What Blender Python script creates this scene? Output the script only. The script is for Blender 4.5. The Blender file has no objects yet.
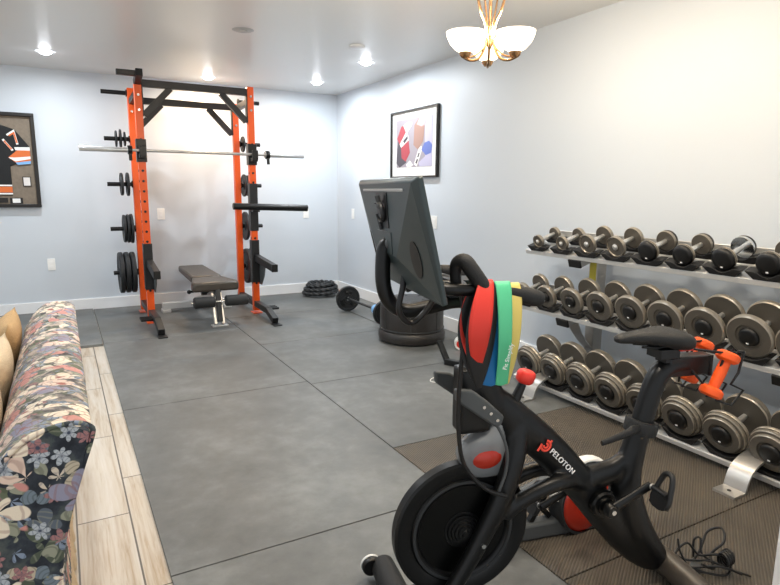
import bpy, bmesh, math, random
from mathutils import Vector, Matrix
random.seed(7)
PI = math.pi
S = bpy.context.scene
COL = S.collection

# ------------------------------------------------------------------ materials
def lin(c):
    if isinstance(c, str):
        c = [int(c[i:i+2], 16)/255 for i in (0, 2, 4)]
        c = [v/12.92 if v <= .04045 else ((v+.055)/1.055)**2.4 for v in c]
    return (c[0], c[1], c[2], 1)

def mat(name, col, rough=.5, metal=0, noise=None, bump=None, emit=None, spec=None, coat=0, trans=0, alpha=None):
    m = bpy.data.materials.new(name); m.use_nodes = True
    nt = m.node_tree; b = nt.nodes['Principled BSDF']
    b.inputs['Base Color'].default_value = lin(col)
    b.inputs['Roughness'].default_value = rough
    b.inputs['Metallic'].default_value = metal
    if spec is not None: b.inputs['Specular IOR Level'].default_value = spec
    if coat: b.inputs['Coat Weight'].default_value = coat
    if trans: b.inputs['Transmission Weight'].default_value = trans
    if alpha is not None: b.inputs['Alpha'].default_value = alpha
    tc = nt.nodes.new('ShaderNodeTexCoord')
    if noise:                                   # (scale, amount) gentle tone variation of the surface
        n = nt.nodes.new('ShaderNodeTexNoise'); n.inputs['Scale'].default_value = noise[0]; n.inputs['Detail'].default_value = 6
        nt.links.new(tc.outputs['Object'], n.inputs['Vector'])
        mx = nt.nodes.new('ShaderNodeMix'); mx.data_type = 'RGBA'
        c = lin(col); a = noise[1]
        mx.inputs[6].default_value = (c[0]*(1-a), c[1]*(1-a), c[2]*(1-a), 1)
        mx.inputs[7].default_value = (min(1, c[0]*(1+a)), min(1, c[1]*(1+a)), min(1, c[2]*(1+a)), 1)
        nt.links.new(n.outputs['Fac'], mx.inputs[0]); nt.links.new(mx.outputs[2], b.inputs['Base Color'])
    if bump:                                    # (scale, strength)
        n = nt.nodes.new('ShaderNodeTexNoise'); n.inputs['Scale'].default_value = bump[0]; n.inputs['Detail'].default_value = 4
        nt.links.new(tc.outputs['Object'], n.inputs['Vector'])
        bp = nt.nodes.new('ShaderNodeBump'); bp.inputs['Strength'].default_value = bump[1]; bp.inputs['Distance'].default_value = .01
        nt.links.new(n.outputs['Fac'], bp.inputs['Height']); nt.links.new(bp.outputs['Normal'], b.inputs['Normal'])
    if emit:
        b.inputs['Emission Color'].default_value = lin(emit[0]); b.inputs['Emission Strength'].default_value = emit[1]
    return m

class G:                                        # tiny node-graph writer
    def __init__(s, m):
        s.nt = m.node_tree; s.b = s.nt.nodes['Principled BSDF']
        s.tc = s.nt.nodes.new('ShaderNodeTexCoord')
    def n(s, t, **kw):
        nd = s.nt.nodes.new(t)
        for k, v in kw.items(): setattr(nd, k, v)
        return nd
    def put(s, sock, v):
        if hasattr(v, 'is_output'): s.nt.links.new(v, sock)
        else: sock.default_value = v
    def m(s, op, a, b=0.0, c=None):
        nd = s.n('ShaderNodeMath', operation=op); s.put(nd.inputs[0], a); s.put(nd.inputs[1], b)
        if c is not None: s.put(nd.inputs[2], c)
        return nd.outputs[0]
    def sep(s, v):
        nd = s.n('ShaderNodeSeparateXYZ'); s.put(nd.inputs[0], v); return nd.outputs
    def comb(s, x, y, z):
        nd = s.n('ShaderNodeCombineXYZ')
        for i, v in enumerate((x, y, z)): s.put(nd.inputs[i], v)
        return nd.outputs[0]
    def vm(s, op, a, b):
        nd = s.n('ShaderNodeVectorMath', operation=op); s.put(nd.inputs[0], a); s.put(nd.inputs[1], b); return nd.outputs[0]
    def noise(s, vec, scale, detail=4, rough=.5, dist=0):
        nd = s.n('ShaderNodeTexNoise'); s.put(nd.inputs['Vector'], vec); nd.inputs['Scale'].default_value = scale
        nd.inputs['Detail'].default_value = detail; nd.inputs['Roughness'].default_value = rough; nd.inputs['Distortion'].default_value = dist
        return nd.outputs['Fac']
    def mix(s, f, a, b):
        nd = s.n('ShaderNodeMix', data_type='RGBA'); s.put(nd.inputs[0], f); s.put(nd.inputs[6], a); s.put(nd.inputs[7], b); return nd.outputs[2]
    def ramp(s, f, stops, const=False):
        nd = s.n('ShaderNodeValToRGB'); s.put(nd.inputs[0], f); e = nd.color_ramp.elements
        if const: nd.color_ramp.interpolation = 'CONSTANT'
        while len(e) < len(stops): e.new(.5)
        for i, (p, c) in enumerate(stops): e[i].position = p; e[i].color = lin(c)
        return nd.outputs[0]
    def step(s, v, lo, hi):
        nd = s.n('ShaderNodeMapRange', interpolation_type='SMOOTHSTEP'); s.put(nd.inputs[0], v)
        nd.inputs[1].default_value = lo; nd.inputs[2].default_value = hi; return nd.outputs[0]
    def bump(s, h, strength=.3, dist=.01):
        nd = s.n('ShaderNodeBump'); s.put(nd.inputs['Height'], h); nd.inputs['Strength'].default_value = strength; nd.inputs['Distance'].default_value = dist
        s.nt.links.new(nd.outputs[0], s.b.inputs['Normal'])
    def col(s, c): s.nt.links.new(c, s.b.inputs['Base Color'])
    def rough(s, c): s.nt.links.new(c, s.b.inputs['Roughness'])

M = {}
def defm(k, *a, **kw): M[k] = mat(k, *a, **kw)
defm('wall', 'cbd3db', .45, noise=(.7, .02), bump=(130, .05))
defm('ceiling', 'dcdcda', .33, noise=(1.2, .02), bump=(90, .12))
defm('trim', 'eceef0', .35)
defm('black_paint', '17181a', .42, bump=(300, .04))
defm('black_metal', '141516', .35, metal=.3)
defm('orange_paint', 'f05a12', .34, noise=(6, .05))
defm('steel', 'cfcfcd', .3, metal=.75)
defm('chrome', 'd8dadb', .12, metal=1)
defm('iron', '2b2d2f', .5, metal=.4, bump=(220, .12))
defm('rubber_cap', '0b0b0c', .42)
defm('rim_iron', 'a39c90', .32, metal=.6)
defm('head_iron', '625d55', .38, metal=.3, noise=(35, .06), bump=(250, .05))
defm('plate_grey', '565c5d', .4)
defm('pale_metal', 'd8d8d6', .3, metal=.3)
defm('silver_paint', 'b4b2ae', .36, metal=.65, noise=(12, .05))
defm('saddle_plastic', '111112', .5)
defm('bike_black', '0c0d0e', .36, spec=.35, bump=(500, .02))
defm('bike_gloss', '050606', .30, spec=.25)
defm('bike_grip', '131415', .62, bump=(350, .25))
defm('grey_plastic', '4a4d4e', .45)
defm('vinyl', '48423b', .36, noise=(14, .1), bump=(160, .1))
defm('bag_vinyl', '2a2725', .4, noise=(9, .1), bump=(200, .08))
defm('foam', '2a2b2c', .7, bump=(200, .2))
defm('rope', '26282a', .5, bump=(260, .3))
defm('red', 'e0352a', .4)
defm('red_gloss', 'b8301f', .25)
defm('orange_neo', 'f0570f', .55, bump=(300, .1))
defm('band_red', 'd93426', .55, noise=(12, .08))
defm('band_black', '151618', .55)
defm('band_blue', '0b6aa6', .5, noise=(12, .06))
defm('band_green', '57c48f', .5, noise=(12, .06))
defm('band_yellow', 'dcc66a', .5, noise=(12, .06))
defm('white', 'f1f1ee', .4)
defm('lettering', 'f4f4f4', .5)
defm('logo_red', 'ee4a37', .5)
defm('blue_plastic', '7fb4e6', .3)
defm('warm_metal', 'b08a62', .24, metal=1)
defm('shade_glass', 'fff3df', .3, emit=('ffe9cc', 4.0))
defm('lens', 'ffffff', .3, emit=('f4f8ff', 40))
defm('dull_lens', 'acadac', .4)
defm('tan_cloth', 'b08f63', .85, noise=(30, .14), bump=(120, .5))
defm('cream_cloth', 'cbb698', .85, noise=(30, .1), bump=(160, .5))
defm('frame_black', '15110f', .35)
defm('burlap', '84786a', .9, noise=(40, .25), bump=(300, .3))
defm('jersey', '1a1c1e', .8, bump=(180, .3))
defm('orange_cloth', 'd8703a', .8)
defm('paper', 'f2f2f0', .6)
defm('smoke_plastic', '85888a', .12, alpha=.82)
defm('dark_grey', '2b2d2f', .45)
defm('screen_back', '2f3a3b', .36, bump=(500, .03))
defm('display', '08090a', .08)
defm('yellow_label', 'c9bb3c', .5)
for k, c in dict(art_ground='9b949c', art_red='a8434d', art_white='e2ddd9', art_brown='9c7b70', art_lavender='b4afc6', art_blue='5f6fb0', art_dark='4a4750', art_pink='c9a2a2').items():
    defm(k, c, .6)

# floor: wood-look porcelain planks running away along the wall
def plank_floor():
    m = mat('wood_look_tile', 'd0c4b4', .38); g = G(m)
    x, y, z = g.sep(g.tc.outputs['Object'])
    br = g.n('ShaderNodeTexBrick'); br.offset = .38; br.offset_frequency = 2
    v = g.comb(g.m('ADD', y, 20.0-.05), g.m('ADD', x, 19.998-.164+.002), 0.0)
    g.put(br.inputs['Vector'], v)
    br.inputs['Scale'].default_value = 1; br.inputs['Brick Width'].default_value = .915; br.inputs['Row Height'].default_value = .202
    br.inputs['Mortar Size'].default_value = .0036; br.inputs['Mortar Smooth'].default_value = .1
    br.inputs['Color1'].default_value = (0, 0, 0, 1); br.inputs['Color2'].default_value = (1, 1, 1, 1); br.inputs['Mortar'].default_value = (.5, .5, .5, 1)
    rnd = br.outputs['Color']
    off = g.vm('MULTIPLY', rnd, (7, 13, 0))
    gv = g.vm('ADD', g.comb(g.m('MULTIPLY', x, 13.0), g.m('MULTIPLY', y, .75), 0.0), off)
    n1 = g.noise(gv, 1.2, 6, .6, 1.0); n2 = g.noise(gv, 7, 4, .6, .6)
    f = g.m('ADD', g.m('MULTIPLY', n1, .75), g.m('MULTIPLY', n2, .3))
    c = g.ramp(f, [(.32, '8a6f52'), (.43, 'b3a18a'), (.52, 'c6bbab'), (.66, 'cfc8be')])
    c = g.mix(g.m('MULTIPLY', br.outputs['Fac'], .9), c, lin('4a4036'))
    g.col(c); g.bump(g.m('MULTIPLY', br.outputs['Fac'], -1.0), .4, .003)
    return m
M['plank'] = plank_floor()

def rubber(name, ribbed):
    m = mat(name, '5a5e5d', .5); g = G(m)
    p = g.tc.outputs['Object']
    n1 = g.noise(p, 1.4, 6, .6, .4); n2 = g.noise(p, 9, 5, .65)
    f = g.m('ADD', g.m('MULTIPLY', n1, .6), g.m('MULTIPLY', n2, .4))
    if ribbed: c = g.ramp(f, [(.3, '4e483f'), (.7, '6e6558')])
    else: c = g.ramp(f, [(.32, '4f5150'), (.5, '656766'), (.68, '7e8180')])
    n3 = g.noise(p, 160, 2, .5)
    if ribbed:
        x, y, z = g.sep(p)
        r1 = g.m('SINE', g.m('MULTIPLY', g.m('ADD', g.m('MULTIPLY', x, -.54), g.m('MULTIPLY', y, .84)), 2*PI/.011)); r2 = g.m('SINE', g.m('MULTIPLY', y, 2*PI/.02))
        h = g.m('ADD', g.m('MULTIPLY', r1, .8), g.m('MULTIPLY', n3, .4))
        c = g.mix(g.step(r1, -.9, .2), g.mix(.42, c, lin('14120f')), c)
        g.bump(h, .5, .004)
    else: g.bump(n3, .12, .002)
    g.col(c)
    g.rough(g.m('ADD', .40, g.m('MULTIPLY', n2, .22)))
    return m
M['mat_smooth'] = rubber('rubber_smooth', False)
M['mat_ribbed'] = rubber('rubber_ribbed', True)

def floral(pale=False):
    m = mat('floral_gathered_lit' if pale else 'floral_tapestry', '20242c', .85); g = G(m)
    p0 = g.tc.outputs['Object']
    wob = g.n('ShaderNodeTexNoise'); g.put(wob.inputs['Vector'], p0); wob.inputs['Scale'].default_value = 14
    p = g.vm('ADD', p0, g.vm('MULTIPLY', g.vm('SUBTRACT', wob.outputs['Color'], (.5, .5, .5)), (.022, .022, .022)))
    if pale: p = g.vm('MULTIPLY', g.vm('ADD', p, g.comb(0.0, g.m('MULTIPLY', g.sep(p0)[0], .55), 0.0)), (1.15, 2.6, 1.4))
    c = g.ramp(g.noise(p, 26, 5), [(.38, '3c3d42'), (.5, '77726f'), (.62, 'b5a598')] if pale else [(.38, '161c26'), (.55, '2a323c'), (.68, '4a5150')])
    def layer(c, scale, shift, petals, r0, amp, stops, heart, edge):
        q = g.vm('MULTIPLY', g.vm('ADD', p, shift), (scale, scale, scale))
        v = g.n('ShaderNodeTexVoronoi'); g.put(v.inputs['Vector'], q); v.inputs['Scale'].default_value = 1; v.inputs['Randomness'].default_value = .8
        d = g.vm('SUBTRACT', q, v.outputs['Position']); dx, dy, dz = g.sep(d)
        rnd, r2, r3 = g.sep(v.outputs['Color'])
        a = g.m('ADD', g.m('ARCTAN2', g.m('ADD', dz, g.m('MULTIPLY', dy, .6)), g.m('SUBTRACT', dx, g.m('MULTIPLY', dy, .5))), g.m('MULTIPLY', rnd, 6.0))
        k = g.m('ABSOLUTE', g.m('COSINE', g.m('MULTIPLY', a, petals/2)))
        rad = g.m('ADD', r0, g.m('MULTIPLY', k, amp)); dist = v.outputs['Distance']
        mask = g.step(g.m('SUBTRACT', rad, dist), -.01, .02)
        pc = g.ramp(r2, stops, True)
        shade = g.step(k, .05, .5)
        pc = g.mix(shade, g.mix(.6, pc, lin(edge)), pc)
        rib = g.step(g.m('SINE', g.m('ADD', g.m('MULTIPLY', dist, 42.0), g.m('MULTIPLY', k, 3.0))), .35, .9)
        pc = g.mix(g.m('MULTIPLY', rib, .4), pc, lin(edge))
        pc = g.mix(g.step(dist, r0*.62, r0*.3), pc, lin(heart))
        return g.mix(mask, c, pc)
    c = layer(c, 13, (.53, .21, .77), 4, .20, .34, [(0, '4a5346'), (.4, '6d7468'), (.7, '565f6b')], '3c4238', '8d907f')
    c = layer(c, 15, (.13, .41, .27), 2, .10, .40, [(0, '5f6652'), (.3, '8e9180'), (.55, '6c7a86'), (.8, 'b5ab97')], '7c7f6a', '33392f')
    c = layer(c, 20, (.31, .07, .53), 6, .20, .26, [(0, '7f8ea3'), (.35, 'c9beae'), (.65, '9a6f6f'), (.85, 'aab1b8')], '3a4356', '39445a')
    c = layer(c, 9.5, (.7, .2, .11), 5, .28, .26, [(0, 'e2d6c3'), (.38, 'c58a83'), (.6, 'd9c3b4'), (.8, '8b8ba0')], '97564f', '8a5f58')
    if pale: c = g.mix(.06, c, lin('d8c8b8'))  # gathered copy made paler: overhead light on the sofa top put into its colour
    g.col(c)
    x, y, z = g.sep(p0)
    g.bump(g.noise(p0, 300, 2), .25, .003)
    return m
M['floral'] = floral(); M['floral_lit_top'] = floral(True)

# ------------------------------------------------------------------ mesh helpers
class MB:
    def __init__(s): s.bm = bmesh.new()
    def box(s, c, d, rot=None):
        r = bmesh.ops.create_cube(s.bm, size=1)
        mt = Matrix.Translation(c) @ (rot.to_4x4() if rot else Matrix()) @ Matrix.Diagonal((d[0], d[1], d[2], 1))
        bmesh.ops.transform(s.bm, matrix=mt, verts=r['verts']); return s
    def bar(s, a, b, w, h):                     # square bar from a to b
        a, b = Vector(a), Vector(b); d = b-a; L = d.length
        q = d.to_track_quat('Y', 'Z').to_matrix()
        return s.box((a+b)/2, (w, L, h), q)
    def ring(s, c, e1, e2, r, seg):
        return [s.bm.verts.new(c + e1*(math.cos(2*PI*i/seg)*r) + e2*(math.sin(2*PI*i/seg)*r)) for i in range(seg)]
    def tube(s, pts, r, seg=14, closed=False, flat=1.0, sub=0):
        pts = [Vector(p) for p in pts]; rr = list(r) if isinstance(r, (list, tuple)) else [r]*len(pts)
        if sub: pts, rr = smooth(pts, rr, sub, closed)
        n = len(pts); up = None; rings = []
        for i, p in enumerate(pts):
            t = (pts[(i+1) % n]-pts[i-1]) if closed or 0 < i < n-1 else (pts[1]-pts[0] if i == 0 else pts[-1]-pts[-2])
            t.normalize()
            if up is None:
                up = Vector((0, 0, 1)) if abs(t.z) < .9 else Vector((1, 0, 0))
            e1 = (up - t*up.dot(t)).normalized(); e2 = t.cross(e1); up = e1
            rings.append([s.bm.verts.new(p + e1*(math.cos(2*PI*k/seg)*rr[i]) + e2*(math.sin(2*PI*k/seg)*rr[i]*flat)) for k in range(seg)])
        for i in range(n if closed else n-1):
            a, b = rings[i], rings[(i+1) % n]
            for k in range(seg): s.bm.faces.new((a[k], a[(k+1) % seg], b[(k+1) % seg], b[k]))
        if not closed:
            s.bm.faces.new(rings[0][::-1]); s.bm.faces.new(rings[-1])
        return s
    def lathe(s, prof, o=(0, 0, 0), axis=(0, 0, 1), seg=28):      # prof: (radius, distance along axis)
        o = Vector(o); ax = Vector(axis).normalized(); e1 = ax.orthogonal().normalized(); e2 = ax.cross(e1)
        rings = []
        for r, h in prof:
            c = o+ax*h
            rings.append([s.bm.verts.new(c)] if r < 1e-6 else s.ring(c, e1, e2, r, seg))
        annular = len(rings[0]) > 1 and len(rings[-1]) > 1
        for a, b in zip(rings, rings[1:]+(rings[:1] if annular else [])):
            if len(a) == 1 and len(b) == 1: continue
            for k in range(seg):
                k2 = (k+1) % seg
                if len(a) == 1: s.bm.faces.new((a[0], b[k2], b[k]))
                elif len(b) == 1: s.bm.faces.new((a[k], a[k2], b[0]))
                else: s.bm.faces.new((a[k], a[k2], b[k2], b[k]))
        if len(rings[0]) > 1 and not annular: s.bm.faces.new(rings[0][::-1])
        if len(rings[-1]) > 1 and not annular: s.bm.faces.new(rings[-1])
        return s
    def prism(s, poly, o, ex, ey, th):          # poly in (ex, ey), thickness along ex x ey, centred
        o, ex, ey = Vector(o), Vector(ex), Vector(ey); nz = ex.cross(ey).normalized()
        a = [s.bm.verts.new(o+ex*p[0]+ey*p[1]-nz*th/2) for p in poly]; b = [s.bm.verts.new(o+ex*p[0]+ey*p[1]+nz*th/2) for p in poly]
        s.bm.faces.new(a[::-1]); s.bm.faces.new(b); n = len(poly)
        for i in range(n): s.bm.faces.new((a[i], a[(i+1) % n], b[(i+1) % n], b[i]))
        return s
    def loft(s, rings, cap=True):
        R = [[s.bm.verts.new(p) for p in r] for r in rings]; n = len(R[0])
        for a, b in zip(R, R[1:]):
            for k in range(n): s.bm.faces.new((a[k], a[(k+1) % n], b[(k+1) % n], b[k]))
        if cap: s.bm.faces.new(R[0][::-1]); s.bm.faces.new(R[-1])
        return s
    def sheet(s, rows, closed=False):           # open or closed strip of rows
        R = [[s.bm.verts.new(p) for p in r] for r in rows]
        for i in range(len(R) if closed else len(R)-1):
            a, b = R[i], R[(i+1) % len(R)]
            for k in range(len(a)-1): s.bm.faces.new((a[k], a[k+1], b[k+1], b[k]))
        return s
    def ball(s, c, r, sc=(1, 1, 1), seg=20):
        q = bmesh.ops.create_uvsphere(s.bm, u_segments=seg, v_segments=seg//2, radius=r)
        bmesh.ops.transform(s.bm, matrix=Matrix.Translation(c) @ Matrix.Diagonal((*sc, 1)), verts=q['verts']); return s
    def hull(s, pts):
        vs = [s.bm.verts.new(p) for p in pts]
        r = bmesh.ops.convex_hull(s.bm, input=vs)
        bmesh.ops.delete(s.bm, geom=[v for v in r['geom_unused'] if isinstance(v, bmesh.types.BMVert)], context='VERTS'); return s
    def mesh(s, name, sharp=35):
        bm = s.bm; bmesh.ops.recalc_face_normals(bm, faces=bm.faces)
        for f in bm.faces: f.smooth = True
        lim = math.radians(sharp)
        for e in bm.edges:
            if len(e.link_faces) == 2 and e.calc_face_angle(0) > lim: e.smooth = False
        me = bpy.data.meshes.new(name); bm.to_mesh(me); bm.free(); return me
    def build(s, name, m, parent=None, bevel=0, sharp=35, solid=0, sub=0, remesh=0, kind=None):
        me = s.mesh(name, sharp); me.materials.append(M[m] if isinstance(m, str) else m)
        o = bpy.data.objects.new(name, me); COL.objects.link(o)
        if parent: o.parent = parent
        if solid:
            md = o.modifiers.new('s', 'SOLIDIFY'); md.thickness = solid; md.offset = 0
        if remesh:
            md = o.modifiers.new('r', 'REMESH'); md.mode = 'VOXEL'; md.voxel_size = remesh; md.use_smooth_shade = True
            md = o.modifiers.new('sm', 'SMOOTH'); md.factor = .5; md.iterations = 8
        if bevel:
            md = o.modifiers.new('b', 'BEVEL'); md.width = bevel; md.segments = 2; md.limit_method = 'ANGLE'; md.angle_limit = math.radians(40)
        if sub:
            md = o.modifiers.new('u', 'SUBSURF'); md.levels = sub; md.render_levels = sub
        if kind: o['kind'] = kind
        return o

def smooth(P, R, sub, closed):
    n = len(P); out = []; ro = []
    for i in range(n if closed else n-1):
        g = lambda k: P[k % n] if closed else P[max(0, min(n-1, k))]
        q = lambda k: R[k % n] if closed else R[max(0, min(n-1, k))]
        for j in range(sub):
            t = j/sub; a, b, c, d = g(i-1), g(i), g(i+1), g(i+2)
            out.append(.5*((2*b)+(c-a)*t+(2*a-5*b+4*c-d)*t*t+(3*b-a-3*c+d)*t**3)); ro.append(q(i)*(1-t)+q(i+1)*t)
    if not closed: out.append(P[-1]); ro.append(R[-1])
    return out, ro

def thing(name, label, cat, loc=(0, 0, 0), rz=0, group=None):
    o = bpy.data.objects.new(name, None); COL.objects.link(o); o.empty_display_size = .05
    o.location = loc; o.rotation_euler = (0, 0, rz)
    return tag(o, label, cat, group)
def tag(o, label, cat, group=None):
    o['label'] = label; o['category'] = cat
    if group: o['group'] = group
    return o
def copy_tree(o, parent=None):
    c = o.copy(); COL.objects.link(c)
    if parent: c.parent = parent
    for ch in o.children: copy_tree(ch, c)
    return c
def text_mesh(body, size, name, m, matrix, parent=None, depth=.0006, spacing=1.0):
    cu = bpy.data.curves.new('t', 'FONT'); cu.body = body; cu.size = size; cu.extrude = depth; cu.space_character = spacing
    cu.align_x = 'CENTER'; cu.align_y = 'CENTER'
    t = bpy.data.objects.new('t', cu); COL.objects.link(t)
    dg = bpy.context.evaluated_depsgraph_get(); me = bpy.data.meshes.new_from_object(t.evaluated_get(dg))
    bpy.data.objects.remove(t); me.transform(matrix); me.materials.clear(); me.materials.append(M[m])
    o = bpy.data.objects.new(name, me); COL.objects.link(o)
    if parent: o.parent = parent
    return o
def frame3(o, ex, ey):                           # matrix whose x and y axes are ex, ey
    ex, ey = Vector(ex).normalized(), Vector(ey).normalized(); ez = ex.cross(ey)
    mt = Matrix((ex, ey, ez)).transposed().to_4x4(); mt.translation = o; return mt

# ------------------------------------------------------------------ the room
XW, YW, ZC = 3.314, 7.418, 2.611
def struct(name, mb, m, **kw): return mb.build(name, m, kind='structure', **kw)
struct('floor', MB().box((.0, 3.0, -.05), (6.9, 9.2, .1)), 'plank')
struct('ceiling', MB().box((.0, 3.0, ZC+.05), (6.9, 9.2, .1)), 'ceiling')
struct('wall_back', MB().box((0, YW+.06, ZC/2), (6.9, .12, ZC)), 'wall')
struct('wall_right', MB().box((XW+.06, 3.0, ZC/2), (.12, 9.2, ZC)), 'wall')
struct('wall_front', MB().box(((1.962+XW)/2, .905-.06, ZC/2), (XW-1.962, .12, ZC)), 'trim')
struct('baseboard_back', MB().box((-.1, YW-.008, .068), (6.8, .016, .136)), 'trim', bevel=.004)
struct('baseboard_right', MB().box((XW-.008, 4.16, .068), (.016, 6.5, .136)), 'trim', bevel=.004)

# rubber mats
mats = [
 ('smooth', .246, 1.466, .20, 2.028, 'grey rubber mat nearest the camera, beside the wood-look planks'),
 ('smooth', .246, 1.466, 2.034, 3.844, 'large grey rubber mat along the planks, second row from the camera'),
 ('smooth', .246, 1.466, 3.850, 5.670, 'large grey rubber mat along the planks, third row, in front of the weight bench'),
 ('smooth', .246, 1.466, 5.676, 7.395, 'dark rubber mat under the left half of the power rack'),
 ('smooth', -.98, .240, 5.630, 7.395, 'rubber mat with exposed black edge behind the floral sofa'),
 ('ribbed', 1.472, 3.29, .925, 1.340, 'ribbed rubber mat under the rear foot of the exercise bike'),
 ('ribbed', 1.472, 3.29, 1.346, 2.580, 'ribbed rubber mat under the right end of the dumbbell rack'),
 ('smooth', 1.472, 3.29, 2.586, 3.774, 'rubber mat holding the thin white wire loop'),
 ('smooth', 1.472, 3.29, 3.780, 4.990, 'rubber mat under the squat round black drum'),
 ('smooth', 1.472, 2.798, 4.996, 6.212, 'rubber mat under the right front foot of the power rack'),
 ('smooth', 2.804, 3.29, 4.996, 6.212, 'narrow rubber mat strip along the right baseboard'),
 ('smooth', 1.472, 3.29, 6.218, 7.395, 'rubber mat in the far corner under the coiled rope'),
]
for t, x0, x1, y0, y1, lab in mats:
    th = .022 if x0 < 0 else .012
    o = MB().box(((x0+x1)/2, (y0+y1)/2, th/2), (x1-x0, y1-y0, th)).build('rubber_mat', 'mat_'+t, bevel=.002)
    tag(o, lab, 'mat', 'rubber gym mats on the floor')
ZF = .012                                        # top of the mats

# ------------------------------------------------------------------ ceiling lights
def recessed(x, y, lab, lit=True, power=None, color=None):
    t = thing('recessed_light', lab, 'ceiling light', (x, y, ZC), 0, 'recessed ceiling lights' if lit else None)
    MB().lathe([(.058, -.003), (.085, -.004), (.088, 0), (.058, 0)]).build('trim_ring', 'trim', t)
    MB().lathe([(0, -.032), (.022, -.030), (.042, -.022), (.055, -.008), (.058, 0), (0, 0)] if lit else [(0, -.002), (.058, -.002), (.058, 0), (0, 0)]).build('lens', 'lens' if lit else 'dull_lens', t)
    if lit:
        l = bpy.data.lights.new('down_light', 'AREA'); l.shape = 'DISK'; l.size = .11; l.energy = power or DOWN; l.color = color or COOL; l.spread = math.radians(180)
        lo = bpy.data.objects.new('bulb', l); COL.objects.link(lo); lo.parent = t; lo.location = (0, 0, -.036)
    return t
DOWN = 22; COOL = (.90, .96, 1)
recessed(-.01, 6.496, 'bright recessed ceiling light at the far left above the jersey frame')
recessed(1.557, 7.0, 'lit recessed ceiling light above the power rack by the back wall', power=24, color=(1, .72, .45))
recessed(2.718, 6.643, 'lit recessed ceiling light in the far right corner')
recessed(2.718, 5.382, 'lit recessed ceiling light above the framed print')
recessed(.0, 3.0, 'added out-of-view recessed ceiling light above the sofa side of the mats', power=24)  # out-of-view lamp added to light the front of the room
recessed(-1.7, 4.6, 'added out-of-view recessed ceiling light over the seating area')  # unseen lamp put in beyond the left edge for extra light
recessed(2.25, 2.7, 'added out-of-view fill light in the ceiling above the dumbbell rack', power=16, color=(1, .85, .66))  # warm fill added for the dumbbell rack, fitting out of view
recessed(1.6, .9, 'added out-of-view recessed ceiling light above the rear of the exercise bike', power=14, color=(1, .87, .70))  # unseen warm lamp added to brighten the bike end
recessed(.7, .9, 'added out-of-view recessed ceiling light nearest the camera', power=18, color=(1, .90, .76))  # unseen lamp added to brighten the near floor and sofa end
o = MB().lathe([(0, -.014), (.03, -.014), (.034, -.006), (.07, -.006), (.085, 0), (0, 0)]).build('ceiling_sprinkler', 'dull_lens')
o.location = (1.363, 4.842, ZC); tag(o, 'small unlit round fitting in the ceiling above the mats', 'ceiling fitting')
o = MB().lathe([(0, -.02), (.055, -.02), (.068, -.012), (.07, 0), (0, 0)]).build('smoke_detector', 'trim')
o.location = (2.359, 4.846, ZC); tag(o, 'round white unlit disc on the ceiling next to the lit spotlight', 'smoke detector')

# chandelier
cx, cy = 1.64, 2.09
ch = thing('chandelier', 'three-arm bronze chandelier with frosted glass bowls hanging from the ceiling', 'chandelier', (cx, cy, ZC))
MB().lathe([(0, -.05), (.02, -.05), (.055, -.03), (.065, 0), (0, 0)]).build('ceiling_canopy', 'warm_metal', ch)
MB().tube([(0, 0, -.03), (0, 0, -.58)], .006).build('stem', 'warm_metal', ch)
MB().lathe([(0, -.62), (.008, -.62), (.017, -.60), (.017, -.575), (.009, -.56), (.009, -.53), (0, -.53)]).build('finial', 'warm_metal', ch)
base_ang = math.atan2(cy, cx)
for k in range(3):
    a = base_ang + math.radians(3) + k*2*PI/3; e = Vector((math.cos(a), math.sin(a), 0))
    P = lambda r, z: e*r+Vector((0, 0, z))
    MB().tube([P(.12, -.20), P(.095, -.32), P(.066, -.42), P(.035, -.48), P(.022, -.54), P(.03, -.61), P(.065, -.672), P(.115, -.69), P(.16, -.68), P(.185, -.668)], [.005]+[.0075]*8+[.005], 10, sub=5).build('arm', 'warm_metal', ch)
    MB().tube([P(.06, -.26), P(.03, -.42), P(.016, -.52), P(.03, -.6), P(.08, -.655), P(.13, -.675)], .005, 8, sub=5).build('arm_brace', 'warm_metal', ch)
    sh = MB().lathe([(.0, -.652), (.03, -.652), (.058, -.635), (.085, -.605), (.101, -.572), (.106, -.548), (.103, -.548), (.098, -.57), (.08, -.602), (.05, -.632), (.0, -.642)], P(.155, 0), (0, 0, 1), 36).build('glass_bowl', 'shade_glass', ch, sharp=60)
    MB().lathe([(0, -.683), (.02, -.68), (.032, -.662), (.034, -.652), (0, -.652)], P(.155, 0)).build('bowl_cup', 'warm_metal', ch)
    l = bpy.data.lights.new('lamp', 'POINT'); l.energy = 33; l.color = (1, .79, .55); l.shadow_soft_size = .05
    lo = bpy.data.objects.new('bulb', l); COL.objects.link(lo); lo.parent = ch; lo.location = P(.155*.76, -.575)

kz = Matrix.Translation((0, 0, -.67)) @ Matrix.Diagonal((.76, .76, .76, 1)) @ Matrix.Translation((0, 0, .66))
for c in ch.children:
    if c.type == 'MESH' and not c.name.startswith(('ceiling_canopy', 'stem')): c.data.transform(kz)

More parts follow.
